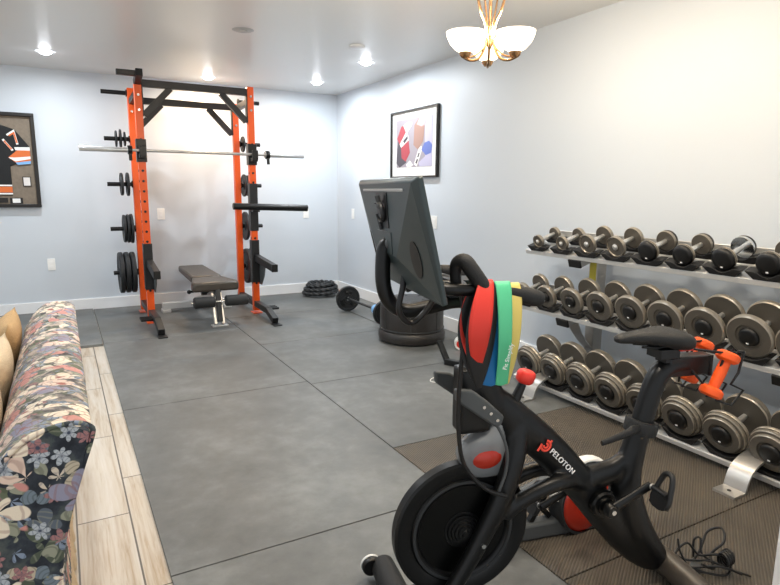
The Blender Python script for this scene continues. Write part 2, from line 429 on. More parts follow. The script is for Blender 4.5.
# ------------------------------------------------------------------ wall things
def plate(name, lab, c, n, w, h, cat, kind):
    ex = Vector((1, 0, 0)) if n == 'y' else Vector((0, 1, 0)); nn = Vector((0, -1, 0)) if n == 'y' else Vector((-1, 0, 0))
    t = thing(name, lab, cat, c)
    d = lambda u, v: (u, v, 0)
    def bx(u, z, w, h, th, off):
        return MB().box(ex*u+nn*(off+th/2)+Vector((0, 0, z)), (w if n == 'y' else th, th if n == 'y' else w, h))
    bx(0, 0, w, h, .006, 0).build('cover_plate', 'white', t, bevel=.002)
    if kind == 'outlet':
        for z in (-.022, .022): bx(0, z, .032, .03, .003, .006).build('socket', 'paper', t, bevel=.001)
    else:
        k = int(kind)
        for i in range(k): bx((i-(k-1)/2)*.046, 0, .033, .066, .004, .006).build('rocker', 'paper', t, bevel=.001)
plate('wall_outlet', 'white outlet plate low on the back wall under the jersey frame', (-.13, YW, .545), 'y', .075, .13, 'outlet', 'outlet')
plate('light_switch', 'white switch plate on the back wall between the rack posts', (1.036, YW, 1.082), 'y', .085, .13, 'light switch', '1')
plate('light_switch', 'white switch plate on the back wall near the corner', (2.854, YW, 1.068), 'y', .075, .125, 'light switch', '1')
plate('light_switch', 'narrow white switch plate on the right wall near the corner', (XW, 6.93, 1.075), 'x', .075, .13, 'light switch', '1')
plate('light_switch', 'double white switch plate on the right wall under the framed print', (XW, 5.03, 1.063), 'x', .12, .13, 'light switch', '2')

# framed print on the right wall
t = thing('framed_print', 'framed abstract sports print with wide white mat on the right wall', 'picture', (XW, 5.42, 1.865))
y0, y1, z0, z1 = 5.89-5.42, 4.953-5.42, -.352, .352       # y0 = far edge
fw = .018
f = MB()
for (a, b) in (((y0+y1)/2, 0),): pass
f.box((-.018, (y0+y1)/2, z1-fw/2), (.036, y0-y1, fw)).box((-.018, (y0+y1)/2, z0+fw/2), (.036, y0-y1, fw))
f.box((-.018, y0-fw/2, 0), (.036, fw, z1-z0-2*fw)).box((-.018, y1+fw/2, 0), (.036, fw, z1-z0-2*fw)); f.build('frame', 'frame_black', t)
MB().box((-.010, (y0+y1)/2, 0), (.01, y0-y1-.03, z1-z0-.03)).build('mat_board', 'paper', t)
pr = MB().box((-.016, 0, .01), (.002, .72, .50)).build('print', 'art_ground', t)
def art(poly, m, d): MB().prism([(p[0], p[1]) for p in poly], (-.0175-d*.0002, .36, -.24), (0, -.72, 0), (0, 0, .5), .0006).build('print_shape', m, pr)
art([(0, .1), (.1, .0), (.3, .1), (.2, .5), (.05, .6)], 'art_dark', 0)
art([(.02, .62), (.14, .86), (.24, .9), (.3, .75), (.12, .45)], 'art_red', 1)
art([(.1, .5), (.3, .76), (.37, .6), (.3, .35), (.14, .42)], 'art_white', 2)
art([(.14, .42), (.36, .56), (.4, .3), (.28, .12), (.16, .2)], 'art_red', 3)
art([(.3, .7), (.44, .85), (.46, .92), (.36, .95), (.2, .88)], 'art_white', 4)
art([(.5, .45), (.52, .85), (.64, .98), (.8, .8), (.76, .5), (.62, .35)], 'art_brown', 5)
art([(.58, .86), (.66, 1.0), (.8, .99), (.84, .85), (.72, .8)], 'art_pink', 6)
art([(.8, 1.0), (.82, .2), (.64, .08), (.68, 0), (1, 0), (1, 1)], 'art_lavender', 3)
art([(.52, .05), (.64, .36), (.72, .42), (.74, .34), (.6, .0)], 'art_white', 7)
art([(.72, .34), (.8, .47), (.92, .5), (1, .42), (.98, .26), (.84, .22)], 'art_blue', 8)
art([(.56, .08), (.6, .16), (.64, .15), (.6, .06)], 'art_dark', 9); art([(.61, .2), (.65, .29), (.68, .27), (.64, .18)], 'art_dark', 9)
art([(.2, .56), (.33, .66), (.34, .6), (.24, .5)], 'art_dark', 9)
art([(.3, .06), (.4, .14), (.5, .04), (.44, 0), (.32, 0)], 'art_white', 6)
# jersey frame on the back wall
t = thing('framed_jersey', 'black-framed sports jersey with the orange number 17 on the left back wall', 'picture', (-.62, YW, 1.655))
W, Hh = .45, .485                               # half sizes
fw = .035
f = MB().box((0, -.03, Hh-fw/2), (2*W, .06, fw)).box((0, -.03, -Hh+fw/2), (2*W, .06, fw)).box((W-fw/2, -.03, 0), (fw, .06, 2*Hh-2*fw)).box((-W+fw/2, -.03, 0), (fw, .06, 2*Hh-2*fw))
f.build('frame', 'frame_black', t, bevel=.004)
MB().box((0, -.008, 0), (2*W-.04, .014, 2*Hh-.04)).build('burlap_backing', 'burlap', t)
J = MB().prism([(-.36, .12), (-.3, .22), (-.12, .36), (.14, .36), (.265, .315), (.385, .15), (.39, .03), (.20, -.06), (.20, -.36), (-.2, -.36), (-.2, -.06), (-.37, .04)], (0, -.022, 0), (1, 0, 0), (0, 0, 1), .014).build('jersey', 'jersey', t, bevel=.005)
def jp(poly, m, d=0): MB().prism(poly, (0, -.0305-d*.0008, 0), (1, 0, 0), (0, 0, 1), .0015).build('stripe', m, J)
jp([(.19, .03), (.29, .12), (.388, .125), (.388, .0), (.25, -.02)], 'orange_cloth'); jp([(.19, .03), (.25, .03), (.388, .045), (.388, .02), (.25, -.01)], 'paper', 1); jp([(.25, .135), (.388, .14), (.388, .105), (.26, .105)], 'paper', 1); jp([(.25, -.02), (.388, .0), (.385, -.03), (.27, -.045)], 'blue_plastic', 1)
jp([(-.2, -.27), (.2, -.27), (.2, -.33), (-.2, -.33)], 'orange_cloth'); jp([(-.2, -.25), (.2, -.25), (.2, -.265), (-.2, -.265)], 'paper'); jp([(-.2, -.335), (.2, -.335), (.2, -.35), (-.2, -.35)], 'paper')
for ch_, x, z in (('1', .200, .150), ('7', .268, .225)):
    mt = frame3((x, -.0325, z), (math.cos(.62), 0, math.sin(.62)), (-math.sin(.62), 0, math.cos(.62)))
    text_mesh(ch_, .185, 'number', 'paper', mt @ Matrix.Diagonal((1.12, 1.08, 1, 1)), J); text_mesh(ch_, .155, 'number', 'orange_cloth', mt @ Matrix.Translation((0, 0, .001)), J)
ph = MB().box((.335, -.018, -.215), (.075, .012, .10)).build('photo', 'frame_black', t); MB().box((.335, -.0245, -.215), (.06, .002, .085)).build('photo_print', 'art_white', ph)
ph = MB().box((.225, -.018, -.415), (.115, .012, .062)).build('name_plate', 'frame_black', t); MB().box((.225, -.0245, -.415), (.07, .002, .045)).build('plate_card', 'paper', ph)
MB().box((.02, -.018, -.41), (.26, .012, .05)).build('name_plate', 'frame_black', t)

# ------------------------------------------------------------------ power rack
RX0, RX1, RYF, RYR = .742, 1.845, 6.384, 7.004
rack = thing('power_rack', 'orange and black power rack with pull-up bar against the back wall', 'power rack', (1.29, 6.7, ZF))
def rk(p): return (p[0]-1.29, p[1]-6.7, p[2]-ZF)
pw = .068
for nm, x, y, h in (('front_post', RX0, RYF, 2.36), ('front_post', RX1, RYF, 2.43), ('rear_post', RX0, RYR, 2.41), ('rear_post', RX1, RYR, 2.33)):
    p = MB().box(rk((x, y, (h+.03)/2+.01)), (pw, pw, h-.03)).build(nm, 'orange_paint', rack, bevel=.004)
    MB().box(rk((x, y, ZF+.005)), (.10, .13, .008)).build('foot_plate', 'orange_paint', p)
    holes = MB()
    z = .35
    while z < h-.1:
        if nm == 'front_post' and not (z > 1.9):
            holes.lathe([(.0125, -.001), (.0125, .003), (0, .003)], rk((x, y-pw/2+.0005, z)), (0, -1, 0), 12)
            holes.lathe([(.0125, -.001), (.0125, .003), (0, .003)], rk((x+pw/2-.0005, y, z)), (1, 0, 0), 12)
            holes.lathe([(.0125, -.001), (.0125, .003), (0, .003)], rk((x-pw/2+.0005, y, z)), (-1, 0, 0), 12)
        z += .1
    if nm == 'front_post': holes.build('hole', 'rubber_cap', p)
    b = MB()
    for zz in (h-.09, h-.23, .14):
        b.lathe([(0, .009), (.012, .009), (.014, .005), (.014, -.001), (0, -.001)], rk((x, y-pw/2, zz)), (0, -1, 0), 10)
    b.build('bolt', 'chrome', p)
for nm, y, z in (('pull_up_bar', RYF, 2.385), ('rear_crossmember', RYR, 2.30)):
    MB().box(rk(((RX0+RX1)/2, y, z)), (RX1-RX0-pw, .062, .068)).build(nm, 'black_paint', rack, bevel=.004)
    for s, x in ((1, RX0+pw/2), (-1, RX1-pw/2)):
        g_ = MB().bar(rk((x+s*.012, y, z-.30)), rk((x+s*.27, y, z-.03)), .05, .06)
        g_.box(rk((x+s*.006, y, z-.16)), (.012, .062, .3)); g_.build('gusset', 'black_paint', rack, bevel=.003)
for x in (RX0, RX1):                             # side base rails with raised sloping toes
    r_ = MB().bar(rk((x+.0, RYR+.06, .12)), rk((x, 5.93, .12)), .062, .062).bar(rk((x, 5.96, .125)), rk((x, 5.71, .05)), .062, .06).box(rk((x, 5.68, ZF+.006)), (.085, .13, .012))
    r_.build('base_rail', 'black_paint', rack, bevel=.004)
    MB().bar(rk((x, RYF+.05, 2.30)), rk((x, RYR-.05, 2.28)), .05, .06).build('top_side_rail', 'black_paint', rack, bevel=.003)
    s = -1 if x == RX0 else 1
    bp = MB()
    for k in range(3): bp.tube([rk((x+s*.03, 6.02+k*.06, .115)), rk((x+s*.14, 6.02+k*.06, .115))], .013, 10)
    bp.build('band_peg', 'black_metal', rack)
# top left arm with a short grip
MB().bar(rk((RX0, RYF+.03, 2.385)), rk((RX0-.005, RYF-.26, 2.445)), .062, .066).build('top_arm', 'black_paint', rack, bevel=.004)
MB().box(rk((RX0-.115, RYF-.21, 2.435)), (.17, .05, .05)).build('top_grip', 'black_paint', rack, bevel=.005)
pegs = [2.368, 1.895, 1.421, .945, .466]
for s, x in ((-1, RX0-pw/2), (1, RX1+pw/2)):
    for z in pegs:
        p = MB().tube([rk((x, RYR, z)), rk((x+s*.25, RYR, z))], .0225, 16)
        p.lathe([(.036, 0), (.036, .012), (0, .012)], rk((x, RYR, z)), (s, 0, 0), 16); p.build('storage_peg', 'black_metal', rack, bevel=.002)
for x, zs in ((RX0, [(.36, .83)]), (RX1, [(.36, .83), (.93, 1.44)])):
    for a, b in zs:
        MB().box(rk((x, RYF, (a+b)/2)), (pw+.018, pw+.018, b-a)).build('bracket_sleeve', 'black_paint', rack, bevel=.004)
    # j-hook
    j = MB().box(rk((x, RYF, 1.745)), (pw+.024, pw+.02, .22)).box(rk((x, RYF-.085, 1.69)), (.062, .10, .04)).box(rk((x, RYF-.135, 1.735)), (.062, .02, .10))
    j.build('bar_hook', 'black_metal', rack, bevel=.004)
    # spotter arm
    q_ = .015 if x == RX0 else .07
    sp = MB().bar(rk((x+.01, RYF-.03, .635)), rk((x+q_, RYF-.47, .565)), .06, .075).build('spotter_arm', 'black_paint', rack, bevel=.004)
    MB().box(rk((x+q_+.0005, RYF-.475, .564)), (.064, .014, .078)).build('end_cap', 'rubber_cap', sp)
    MB().prism([(-.01, .66), (-.01, .34), (-.10, .34), (-.20, .44), (-.26, .58)], rk((x+.042, RYF, 0)), (0, 1, 0), (0, 0, 1), .008).build('gusset_plate', 'plate_grey', rack, bevel=.002)
# dip bar attachment at the right post
db = MB().tube([rk((1.595, RYF-.13, 1.20)), rk((2.42, RYF-.13, 1.175))], .036, 20).box(rk((RX1, RYF-.07, 1.18)), (.075, .10, .085))
db = db.build('dip_bar', 'black_metal', rack); MB().lathe([(.03, 0), (.03, .003), (.0, .003)], rk((1.595, RYF-.13, 1.20)), (-1, 0, 0), 16).build('end_cap', 'grey_plastic', db)

# barbell on the hooks
BY, BZ = RYF-.095, 1.742
bb = thing('barbell', 'long straight steel barbell resting on the rack hooks', 'barbell', (1.3, BY, BZ))
MB().tube([(-.66, 0, 0), (.66, 0, 0)], .014, 16).build('shaft', 'steel', bb)
for s in (-1, 1):
    MB().lathe([(0, .66), (.033, .66), (.033, .69), (.0245, .695), (.0245, 1.10), (.022, 1.104), (0, 1.104)], (0, 0, 0), (s, 0, 0), 20).build('sleeve', 'steel', bb)
def collar(x, lab):
    t = thing('barbell_collar', lab, 'collar', (x, BY, BZ))
    MB().lathe([(.0255, -.02), (.042, -.02), (.045, 0), (.042, .02), (.0255, .02)], (0, 0, 0), (1, 0, 0), 20).build('ring', 'black_metal', t)
    MB().bar((0, -.02, -.03), (.0, -.03, -.10), .03, .018).build('lever', 'black_metal', t, bevel=.004)
collar(.63, 'black clamp collar on the left sleeve of the racked barbell')
collar(1.99, 'black clamp collar with hanging lever on the right sleeve of the racked barbell')

# weight plates
def plate_mesh(r, th):
    p = MB().lathe([(.0235, -th/2), (.05, -th/2), (.055, -th*.3), (r*.78, -th*.3), (r*.84, -th/2), (r*.97, -th/2), (r, -th*.3), (r, th*.3), (r*.97, th/2), (r*.84, th/2), (r*.78, th*.3), (.055, th*.3), (.05, th/2), (.0235, th/2)], (0, 0, 0), (1, 0, 0), 40)
    bm = p.bm
    return p
def wplate(r, th, loc, lab, grp):
    o = plate_mesh(r, th).build('weight_plate', 'iron'); o.location = loc; return tag(o, lab, 'weight plate', grp)
xl = RX0-pw/2; xr = RX1+pw/2
for k, nm in enumerate(('innermost', 'middle', 'outermost')):
    wplate(.225, .046, (xl-.055-k*.06, RYR, .466), f'{nm} of the three largest black plates on the lowest left peg of the rack', 'weight plates on the left pegs')
for k, (r, nm) in enumerate(((.16, 'innermost'), (.155, 'middle'), (.15, 'outermost'))):
    wplate(r, .026, (xl-.04-k*.036, RYR, .945), f'{nm} of the medium black plates on the second left peg from the floor', 'weight plates on the left pegs')
for k, (r, nm) in enumerate(((.125, 'inner'), (.12, 'outer'))):
    wplate(r, .026, (xl-.05-k*.06, RYR, 1.421), f'{nm} of two small black plates on the middle left peg', 'weight plates on the left pegs')
for k, (r, nm) in enumerate(((.075, 'innermost'), (.10, 'middle'), (.085, 'outermost'))):
    wplate(r, .016, (xl-.05-k*.042, RYR, 1.895), f'{nm} of three smallest black plates on the second left peg from the top', 'weight plates on the left pegs')
for k, nm in enumerate(('inner', 'outer')):
    wplate(.21, .046, (xr+.05+k*.06, RYR, .466), f'{nm} large black plate on the lowest right peg behind the spotter arm', 'weight plates on the right pegs')
wplate(.17, .03, (xr+.045, RYR, .945), 'single medium black plate on the right peg behind the dip bar', 'weight plates on the right pegs')
for k, nm in enumerate(('inner', 'outer')):
    wplate(.13-.01*k, .024, (xr+.045+k*.04, RYR, 1.421), f'{nm} small black plate on the middle right peg of the rack', 'weight plates on the right pegs')
wplate(.09, .02, (xr+.045, RYR, 1.895), 'smallest black plate on the right peg just above the barbell height', 'weight plates on the right pegs')

# ------------------------------------------------------------------ weight bench
BXc = 1.315
be = thing('weight_bench', 'adjustable weight bench with dark padded seat and foam rollers inside the rack', 'bench', (BXc, 6.5, ZF))
B = lambda x, y, z: (x, y-6.5, z-ZF)
def pad(poly, z, th, nm, tilt=0):
    o = MB().prism(poly, B(0, 0, z), (1, 0, 0), (0, math.cos(tilt), math.sin(tilt)), th).build(nm, 'vinyl', be, bevel=.022); return o
pad([(-.225, 5.93-0), (.225, 5.93), (.23, 6.02), (.16, 6.36), (-.16, 6.36), (-.23, 6.02)], .410, .095, 'seat_pad')
bk = MB().prism([(-.16, 0), (.16, 0), (.145, .86), (-.145, .86)], B(0, 6.39, .425), (1, 0, 0), (0, math.cos(.02), math.sin(.02)), .075).build('back_pad', 'vinyl', be, bevel=.02)
MB().bar(B(0, 6.0, .33), B(0, 7.0, .10), .055, .055).bar(B(0, 6.05, .335), B(0, 6.5, .36), .05, .05).bar(B(0, 6.5, .37), B(0, 7.1, .40), .05, .04).build('spine', 'steel', be, bevel=.004)
MB().box(B(-.03, 6.86, .085), (.74, .07, .07)).box(B(-.36, 6.86, .03), (.09, .13, .034)).box(B(.31, 6.86, .03), (.09, .13, .034)).build('rear_foot', 'pale_metal', be, bevel=.004)
MB().bar(B(-.03, 6.02, .34), B(-.03, 5.90, .03), .03, .05).bar(B(.045, 6.02, .34), B(.045, 5.90, .03), .03, .05).box(B(.01, 5.90, ZF+.008), (.16, .09, .016)).build('front_leg', 'steel', be, bevel=.004)
MB().bar(B(.01, 5.94, .38), B(.01, 5.87, .06), .05, .035).build('leg_cover', 'dark_grey', be, bevel=.006)
MB().tube([B(-.26, 5.90, .265), B(.31, 5.90, .265)], .012).build('roller_axle', 'chrome', be)
for x0, x1 in ((-.235, -.03), (.075, .30)):
    MB().lathe([(.012, 0), (.046, 0), (.055, .009), (.055, x1-x0-.009), (.046, x1-x0), (.012, x1-x0)], B(x0, 5.90, .265), (1, 0, 0), 24).build('foam_roller', 'foam', be)
MB().tube([B(-.06, 6.15, .35), B(-.22, 6.12, .345)], .012).ball(B(-.235, 6.118, .345), .022).build('adjust_knob', 'black_metal', be)
MB().tube([B(-.08, 6.3, .30), B(.12, 6.3, .30)], .03).build('hinge', 'dark_grey', be)

# ------------------------------------------------------------------ coiled battle rope
def twist_rope(pts, r, seg=18):
    m = MB(); P, R = smooth([Vector(p) for p in pts], [r]*len(pts), 12, False)
    n = len(P); L = 0; rings = []; up = None
    for i in range(n):
        t = (P[min(i+1, n-1)]-P[max(i-1, 0)]).normalized()
        if i: L += (P[i]-P[i-1]).length
        if up is None: up = Vector((0, 0, 1))
        e1 = (up-t*up.dot(t)).normalized(); e2 = t.cross(e1); up = e1
        rings.append([m.bm.verts.new(P[i]+(e1*math.cos(a)+e2*math.sin(a))*r*(1+.24*math.cos(3*(a-L*30)))) for a in [2*PI*k/seg for k in range(seg)]])
    for a, b in zip(rings, rings[1:]):
        for k in range(seg): m.bm.faces.new((a[k], a[(k+1) % seg], b[(k+1) % seg], b[k]))
    m.bm.faces.new(rings[0][::-1]); m.bm.faces.new(rings[-1]); return m
pts = []
for lay, (rad, z, ox) in enumerate(((.215, .026, 0), (.20, .072, .0), (.165, .118, -.01), (.125, .162, -.03))):
    for k in range(16):
        a = 2*PI*k/16+.5; zz = z+.046*k/16 if lay < 3 else z
        pts.append((ox+math.cos(a)*rad*(1+.04*math.sin(3*a+lay)), math.sin(a)*rad*.95, zz))
pts.append((.05, .10, .168))
o = twist_rope(pts, .0225).build('battle_rope', 'rope', sharp=80); o.location = (2.905, 7.06, ZF+.002)
tag(o, 'thick black rope coiled in the far corner of the room', 'rope')

# floor barbell
fb = thing('curl_bar', 'short barbell lying on the mat with one black plate at its far end', 'barbell', (2.794, 5.5, ZF))
MB().tube([(0, -.45, .145), (0, .60, .145)], .014, 14).build('shaft', 'dark_grey', fb)
MB().lathe([(0, -.24), (.05, -.24), (.052, -.19), (.02, -.18), (0, -.18)], (0, 0, .145), (0, 1, 0), 24).build('blue_collar', 'blue_plastic', fb)
for y, r, lab in ((5.985, .145, 'black weight plate on the far end of the short barbell on the floor'), (5.11, .13, 'black weight plate half hidden behind the squat round drum')):
    m_ = plate_mesh(r, .036)
    o = m_.build('weight_plate', 'iron'); o.location = (2.794, y, ZF+.145 if r > .14 else ZF+.145); o.rotation_euler = (0, 0, PI/2); tag(o, lab, 'weight plate')
    if r > .14:
        for k in range(3):
            a = PI/2+k*2*PI/3
            sl = MB().tube([(-.0195, math.cos(a+d)*.082, math.sin(a+d)*.082) for d in (-.45, -.2, 0, .2, .45)], .017, 10).build('grip_slot', 'rubber_cap', o)

# squat round base
rb = thing('floor_drum', 'squat round black vinyl drum with a wider ring at its foot', 'padded drum', (2.775, 4.55, ZF))
MB().lathe([(0, 0), (.27, 0), (.305, .02), (.31, .05), (.31, .085), (.295, .105), (0, .105)], seg=48).build('foot_ring', 'bag_vinyl', rb, sharp=50)
MB().lathe([(0, .105), (.292, .105), (.295, .13), (.293, .33), (.284, .365), (.25, .385), (.12, .39), (0, .39)], seg=48).build('padded_body', 'bag_vinyl', rb, sharp=60)
sm = MB()
for k in range(7):
    a = 2*PI*k/7+.55; c, s = math.cos(a), math.sin(a)
    sm.tube([(c*.295, s*.295, .11), (c*.295, s*.295, .33), (c*.286, s*.286, .365), (c*.252, s*.252, .386), (c*.12, s*.12, .391)], .004, 8)
sm.tube([(math.cos(a)*.296, math.sin(a)*.296, .125) for a in [2*PI*k/40 for k in range(40)]], .006, 8, closed=True); sm.build('seam', 'dark_grey', rb)

# bent black bracket on the floor
br = MB().bar((2.62, 3.86, .17), (2.612, 3.725, .035), .045, .03).bar((2.60, 3.735, .035), (2.72, 3.50, .035), .05, .045)
o = br.build('steel_bracket', 'black_metal', bevel=.004); tag(o, 'bent black steel bracket lying on the mat in front of the round drum', 'bracket')
# two red and white tins by the wall
for (x, y, r), lab in (((2.98, 4.065, .05), 'left one of two small red and white round tins near the right baseboard'), ((3.04, 3.955, .05), 'right one of two small red and white round tins near the right baseboard')):
    t = thing('round_tin', lab, 'tin', (x, y, ZF+.05+.001), 0, 'red and white tins')
    ax = Vector((-.55, -.83, 0))
    MB().lathe([(0, -.05), (r, -.05), (r, .05), (r*.93, .052), (r*.9, .046), (0, .046)], (0, 0, 0), ax, 28).build('can', 'white', t)
    MB().lathe([(0, .046), (r*.66, .046), (r*.66, .049), (0, .049)], (0, 0, 0), ax, 24).build('red_lid', 'red', t)
    MB().box(ax*.05+Vector((0, 0, .008)), (.022, .018, .014)).build('black_mark', 'rubber_cap', t)
# thin white wire loop
pts = [(2.40, 3.33), (2.30, 3.36), (2.255, 3.42), (2.31, 3.475), (2.40, 3.475), (2.45, 3.42), (2.47, 3.36), (2.52, 3.34)]
o = MB().tube([(x, y, ZF+.004) for x, y in pts], .0035, 8, sub=6).build('wire_loop', 'white'); tag(o, 'thin white wire loop lying on the rubber mat', 'wire')

# ------------------------------------------------------------------ dumbbell rack
TILT = math.atan2(.054, .16); A1 = Vector((math.cos(TILT), 0, math.sin(TILT))); A3 = Vector((-math.sin(TILT), 0, math.cos(TILT)))
tiers = {'top': (Vector((2.967, 0, .983)), .022), 'middle': (Vector((2.885, 0, .588)), .022), 'bottom': (Vector((2.790, 0, .094)), .022)}
dr = thing('dumbbell_rack', 'three-tier silver dumbbell rack along the right wall', 'dumbbell rack', (3.0, 2.1, ZF))
D = lambda p: Vector(p)-Vector((3.0, 2.1, ZF))
SD = .018                                        # saddle thickness under a head
ends = {'top': (.985, 3.27), 'middle': (.985, 3.30), 'bottom': (.985, 3.14)}
for nm, (p, _) in tiers.items():
    y0, y1 = ends[nm]; yc = (y0+y1)/2
    q = Matrix.Rotation(-TILT, 3, 'Y')
    for off in (.024, .185):
        c = p+A1*off-A3*(SD+.017); MB().box(D((c.x, yc, c.z)), (.075, y1-y0, .032), q).box(D((p+A1*(.262 if off > .1 else off)).to_tuple()[:1]+(yc,)+((p+A1*(.262 if off > .1 else off)-A3*(.004 if off > .1 else SD+.016)).z,)), (.006, y1-y0, .075) if off > .1 else (.02, y1-y0, .02), q).build('rail', 'pale_metal', dr, bevel=.003)
    for y in (1.40, 2.80):
        c0 = p+A1*.0-A3*(SD+.032+.03); c1 = c0+A1*.0; xe = 3.2
        a = Vector((c0.x-.012, y, c0.z)); b = Vector((xe, y, c0.z+math.tan(TILT)*(xe-c0.x)))
        if nm != 'bottom':
            arm = MB().bar(D(a), D(b), .10, .05).build('tier_arm', 'silver_paint', dr, bevel=.004)
            MB().bar(D(a-A1*.012), D(a+A1*.004), .104, .054).build('end_cap', 'rubber_cap', arm, bevel=.004)
for y in (1.40, 2.80):
    po = MB().bar(D((3.20, y, .02)), D((3.20, y, 1.0)), .09, .075).build('upright', 'silver_paint', dr, bevel=.005)
    MB().box(D((3.154, y, .85)), (.002, .055, .16)).build('warning_label', 'yellow_label', po)
    # curved front foot plate sweeping up to the bottom tier
    prof = [(2.56, .004), (2.60, .004), (2.645, .004), (2.655, .02), (2.67, .06), (2.70, .10), (2.76, .128), (2.85, .142)]
    th = .012; rows = []
    P3 = [Vector((x, 0, z+ZF)) for x, z in prof]; P3, _ = smooth(P3, [0]*len(P3), 4, False)
    ring = []
    for i, v in enumerate(P3):
        t = (P3[min(i+1, len(P3)-1)]-P3[max(0, i-1)]).normalized(); n = Vector((-t.z, 0, t.x)); ring.append((v, n))
    loop = [v+n*.008 for v, n in ring]; back = [v-n*.004 for v, n in ring][::-1]
    m_ = MB(); poly = loop+back
    w = .052; y += .03
    f0 = [m_.bm.verts.new(D((v.x, y-w, v.z))) for v in poly]; f1 = [m_.bm.verts.new(D((v.x, y+w, v.z))) for v in poly]
    N = len(poly)
    for i in range(N): m_.bm.faces.new((f0[i], f0[(i+1) % N], f1[(i+1) % N], f1[i]))
    k = len(loop)
    for i in range(k-1):
        m_.bm.faces.new((f0[i], f0[N-1-i], f0[N-2-i], f0[i+1])); m_.bm.faces.new((f1[i], f1[i+1], f1[N-2-i], f1[N-1-i]))
    ft = m_.build('front_foot', 'silver_paint', dr)
    MB().lathe([(0, .002), (.009, .002), (.009, -.002), (0, -.002)], D((2.605, y, ZF+.0125)), (0, 0, 1), 12).build('bolt_hole', 'rubber_cap', ft)
    MB().bar(D((2.82, y, .105)), D((3.22, y, .06)), .09, .05).build('base_beam', 'silver_paint', dr, bevel=.004)
    y -= .03
    # curved gusset under the middle tier
    g_ = MB(); arc = [(3.17-.0, .30), (3.10, .36), (3.03, .44), (2.985, .53), (2.965, .56)]
    g_.loft([[D((x-.008, y-.045, z)), D((x+.008, y-.045, z-.01)), D((x+.008, y+.045, z-.01)), D((x-.008, y+.045, z))] for x, z in arc]); g_.build('curved_brace', 'silver_paint', dr, sharp=50)

# dumbbells
def saddle(y, r, base, off, parent):
    w = min(.108, r*1.0+.046); m_ = MB(); rows = []
    n = 10
    for s in (-.034, .026):
        top = []
        for i in range(n+1):
            u = -w+2*w*i/n; h = (r+.001)-math.sqrt(max(0, (r+.001)**2-min(abs(u), r*.8)**2))
            h = min(h, .034+.0*r)
            top.append(base+A1*(off+s)+A3*(h-.001)+Vector((0, y+u, 0)))
        bot = [base+A1*(off+s)-A3*SD+Vector((0, y+u, 0)) for u in (w*.62, w*.3, -w*.3, -w*.62)]
        rows.append([D(p) for p in top+bot])
    m_.loft(rows)
    return m_.build('saddle', 'saddle_plastic', parent, bevel=.002)

def dumbbell(r, style, base, y, th, gap, lab, grp):
    o = thing('dumbbell', lab, 'dumbbell', base+A3*r+Vector((0, y, 0)), 0, grp)
    o.rotation_euler = (0, -TILT, 0)
    MB().lathe([(0, th*.6), (.0135, th*.6), (.0135, th+.012), (.0165, th+gap*.5), (.0135, th+gap-.012), (.0135, th+gap+th*.4), (0, th+gap+th*.4)], (0, 0, 0), (1, 0, 0), 18).build('handle', 'steel', o)
    for s in (0, 1):
        x0 = 0 if s == 0 else 2*th+gap; d = 1 if s == 0 else -1
        if style == 'thin':
            pf = [(0, .004), (r*.34, .004), (r*.36, .010), (r*.86, .010), (r*.9, .004), (r*.97, .003), (r, .008), (r, th-.004), (r*.96, th), (.02, th), (0, th)]
        elif style == 'slab':
            pf = [(0, .006), (r*.55, .006), (r*.58, .0), (r*.93, 0), (r, .006), (r, th-.006), (r*.95, th), (.03, th), (0, th)]
        else:
            a = th/3
            pf = [(0, .008), (r*.5, .008), (r*.54, 0), (r*.80, 0), (r*.83, .004), (r*.83, a*.8), (r*.93, a*.85), (r*.955, a), (r*.955, a*1.75), (r*.945, a*1.85), (r*.985, a*1.92), (r, a*2.05), (r, th-.006), (r*.96, th), (.03, th), (0, th)]
        hm = 'chrome' if style == 'cap' and lab.startswith('seventh') and s == 1 else 'head_iron'
        h = MB().lathe(pf, (x0, 0, 0), (d, 0, 0), 44).build('head', hm, o)
        if hm == 'head_iron':
            h.data.materials.append(M['rim_iron'])
            for f_ in h.data.polygons:
                c_ = f_.center
                if abs(f_.normal.x) < .93 and math.hypot(c_.y, c_.z) > r*.8: f_.material_index = 1
        if style in ('slab', 'stack'):
            c = MB().lathe([(0, -.012), (r*.30, -.012), (r*.39, -.008), (r*.44, .002), (r*.44, .012), (0, .012)], (x0, 0, 0), (d, 0, 0), 36).build('end_cap', 'rubber_cap', h, sharp=50)
        elif style == 'cap':
            c = MB().lathe([(0, -.010), (r*.62, -.010), (r*.9, -.004), (r*.97, .006), (r*.97, .014), (0, .014)], (x0, 0, 0), (d, 0, 0), 36).build('end_cap', 'rubber_cap', h, sharp=50)
        else:
            c = MB().lathe([(0, -.006), (r*.16, -.006), (r*.2, -.002), (r*.3, .002), (r*.3, .006), (0, .006)], (x0, 0, 0), (d, 0, 0), 24).build('end_bolt', 'steel', h)
        if s == 0 and style != 'thin':
            MB().box((-.0125 if style != 'cap' else -.0105, 0, -r*.25 if style != 'cap' else -r*.6), (.002, .012, .007)).build('weight_mark', 'lettering', h)
    th_off = th/2
    saddle(y, r, base, th_off, dr); saddle(y, r, base, th+gap+th_off, dr)
    return o
ordn = ['first', 'second', 'third', 'fourth', 'fifth', 'sixth', 'seventh', 'eighth', 'ninth']
Y_top = [3.14, 2.912, 2.687, 2.46, 2.235, 2.012, 1.785, 1.56]
R_top = [.046, .050, .064, .066, .062, .060, .062, .062]
for i, (y, r) in enumerate(zip(Y_top, R_top)):
    st = 'thin' if i < 4 else 'cap'
    what = 'bare bolt in its small head' if i < 4 else 'fully black rubber face'
    dumbbell(r, st, tiers['top'][0], y, .028 if i < 4 else .034, .137, f'{ordn[i]} dumbbell from the left on the top tier, {what}', 'dumbbells on the top tier')
Y_mid = [3.17, 2.937, 2.706, 2.476, 2.246, 2.018, 1.789, 1.557, 1.326]
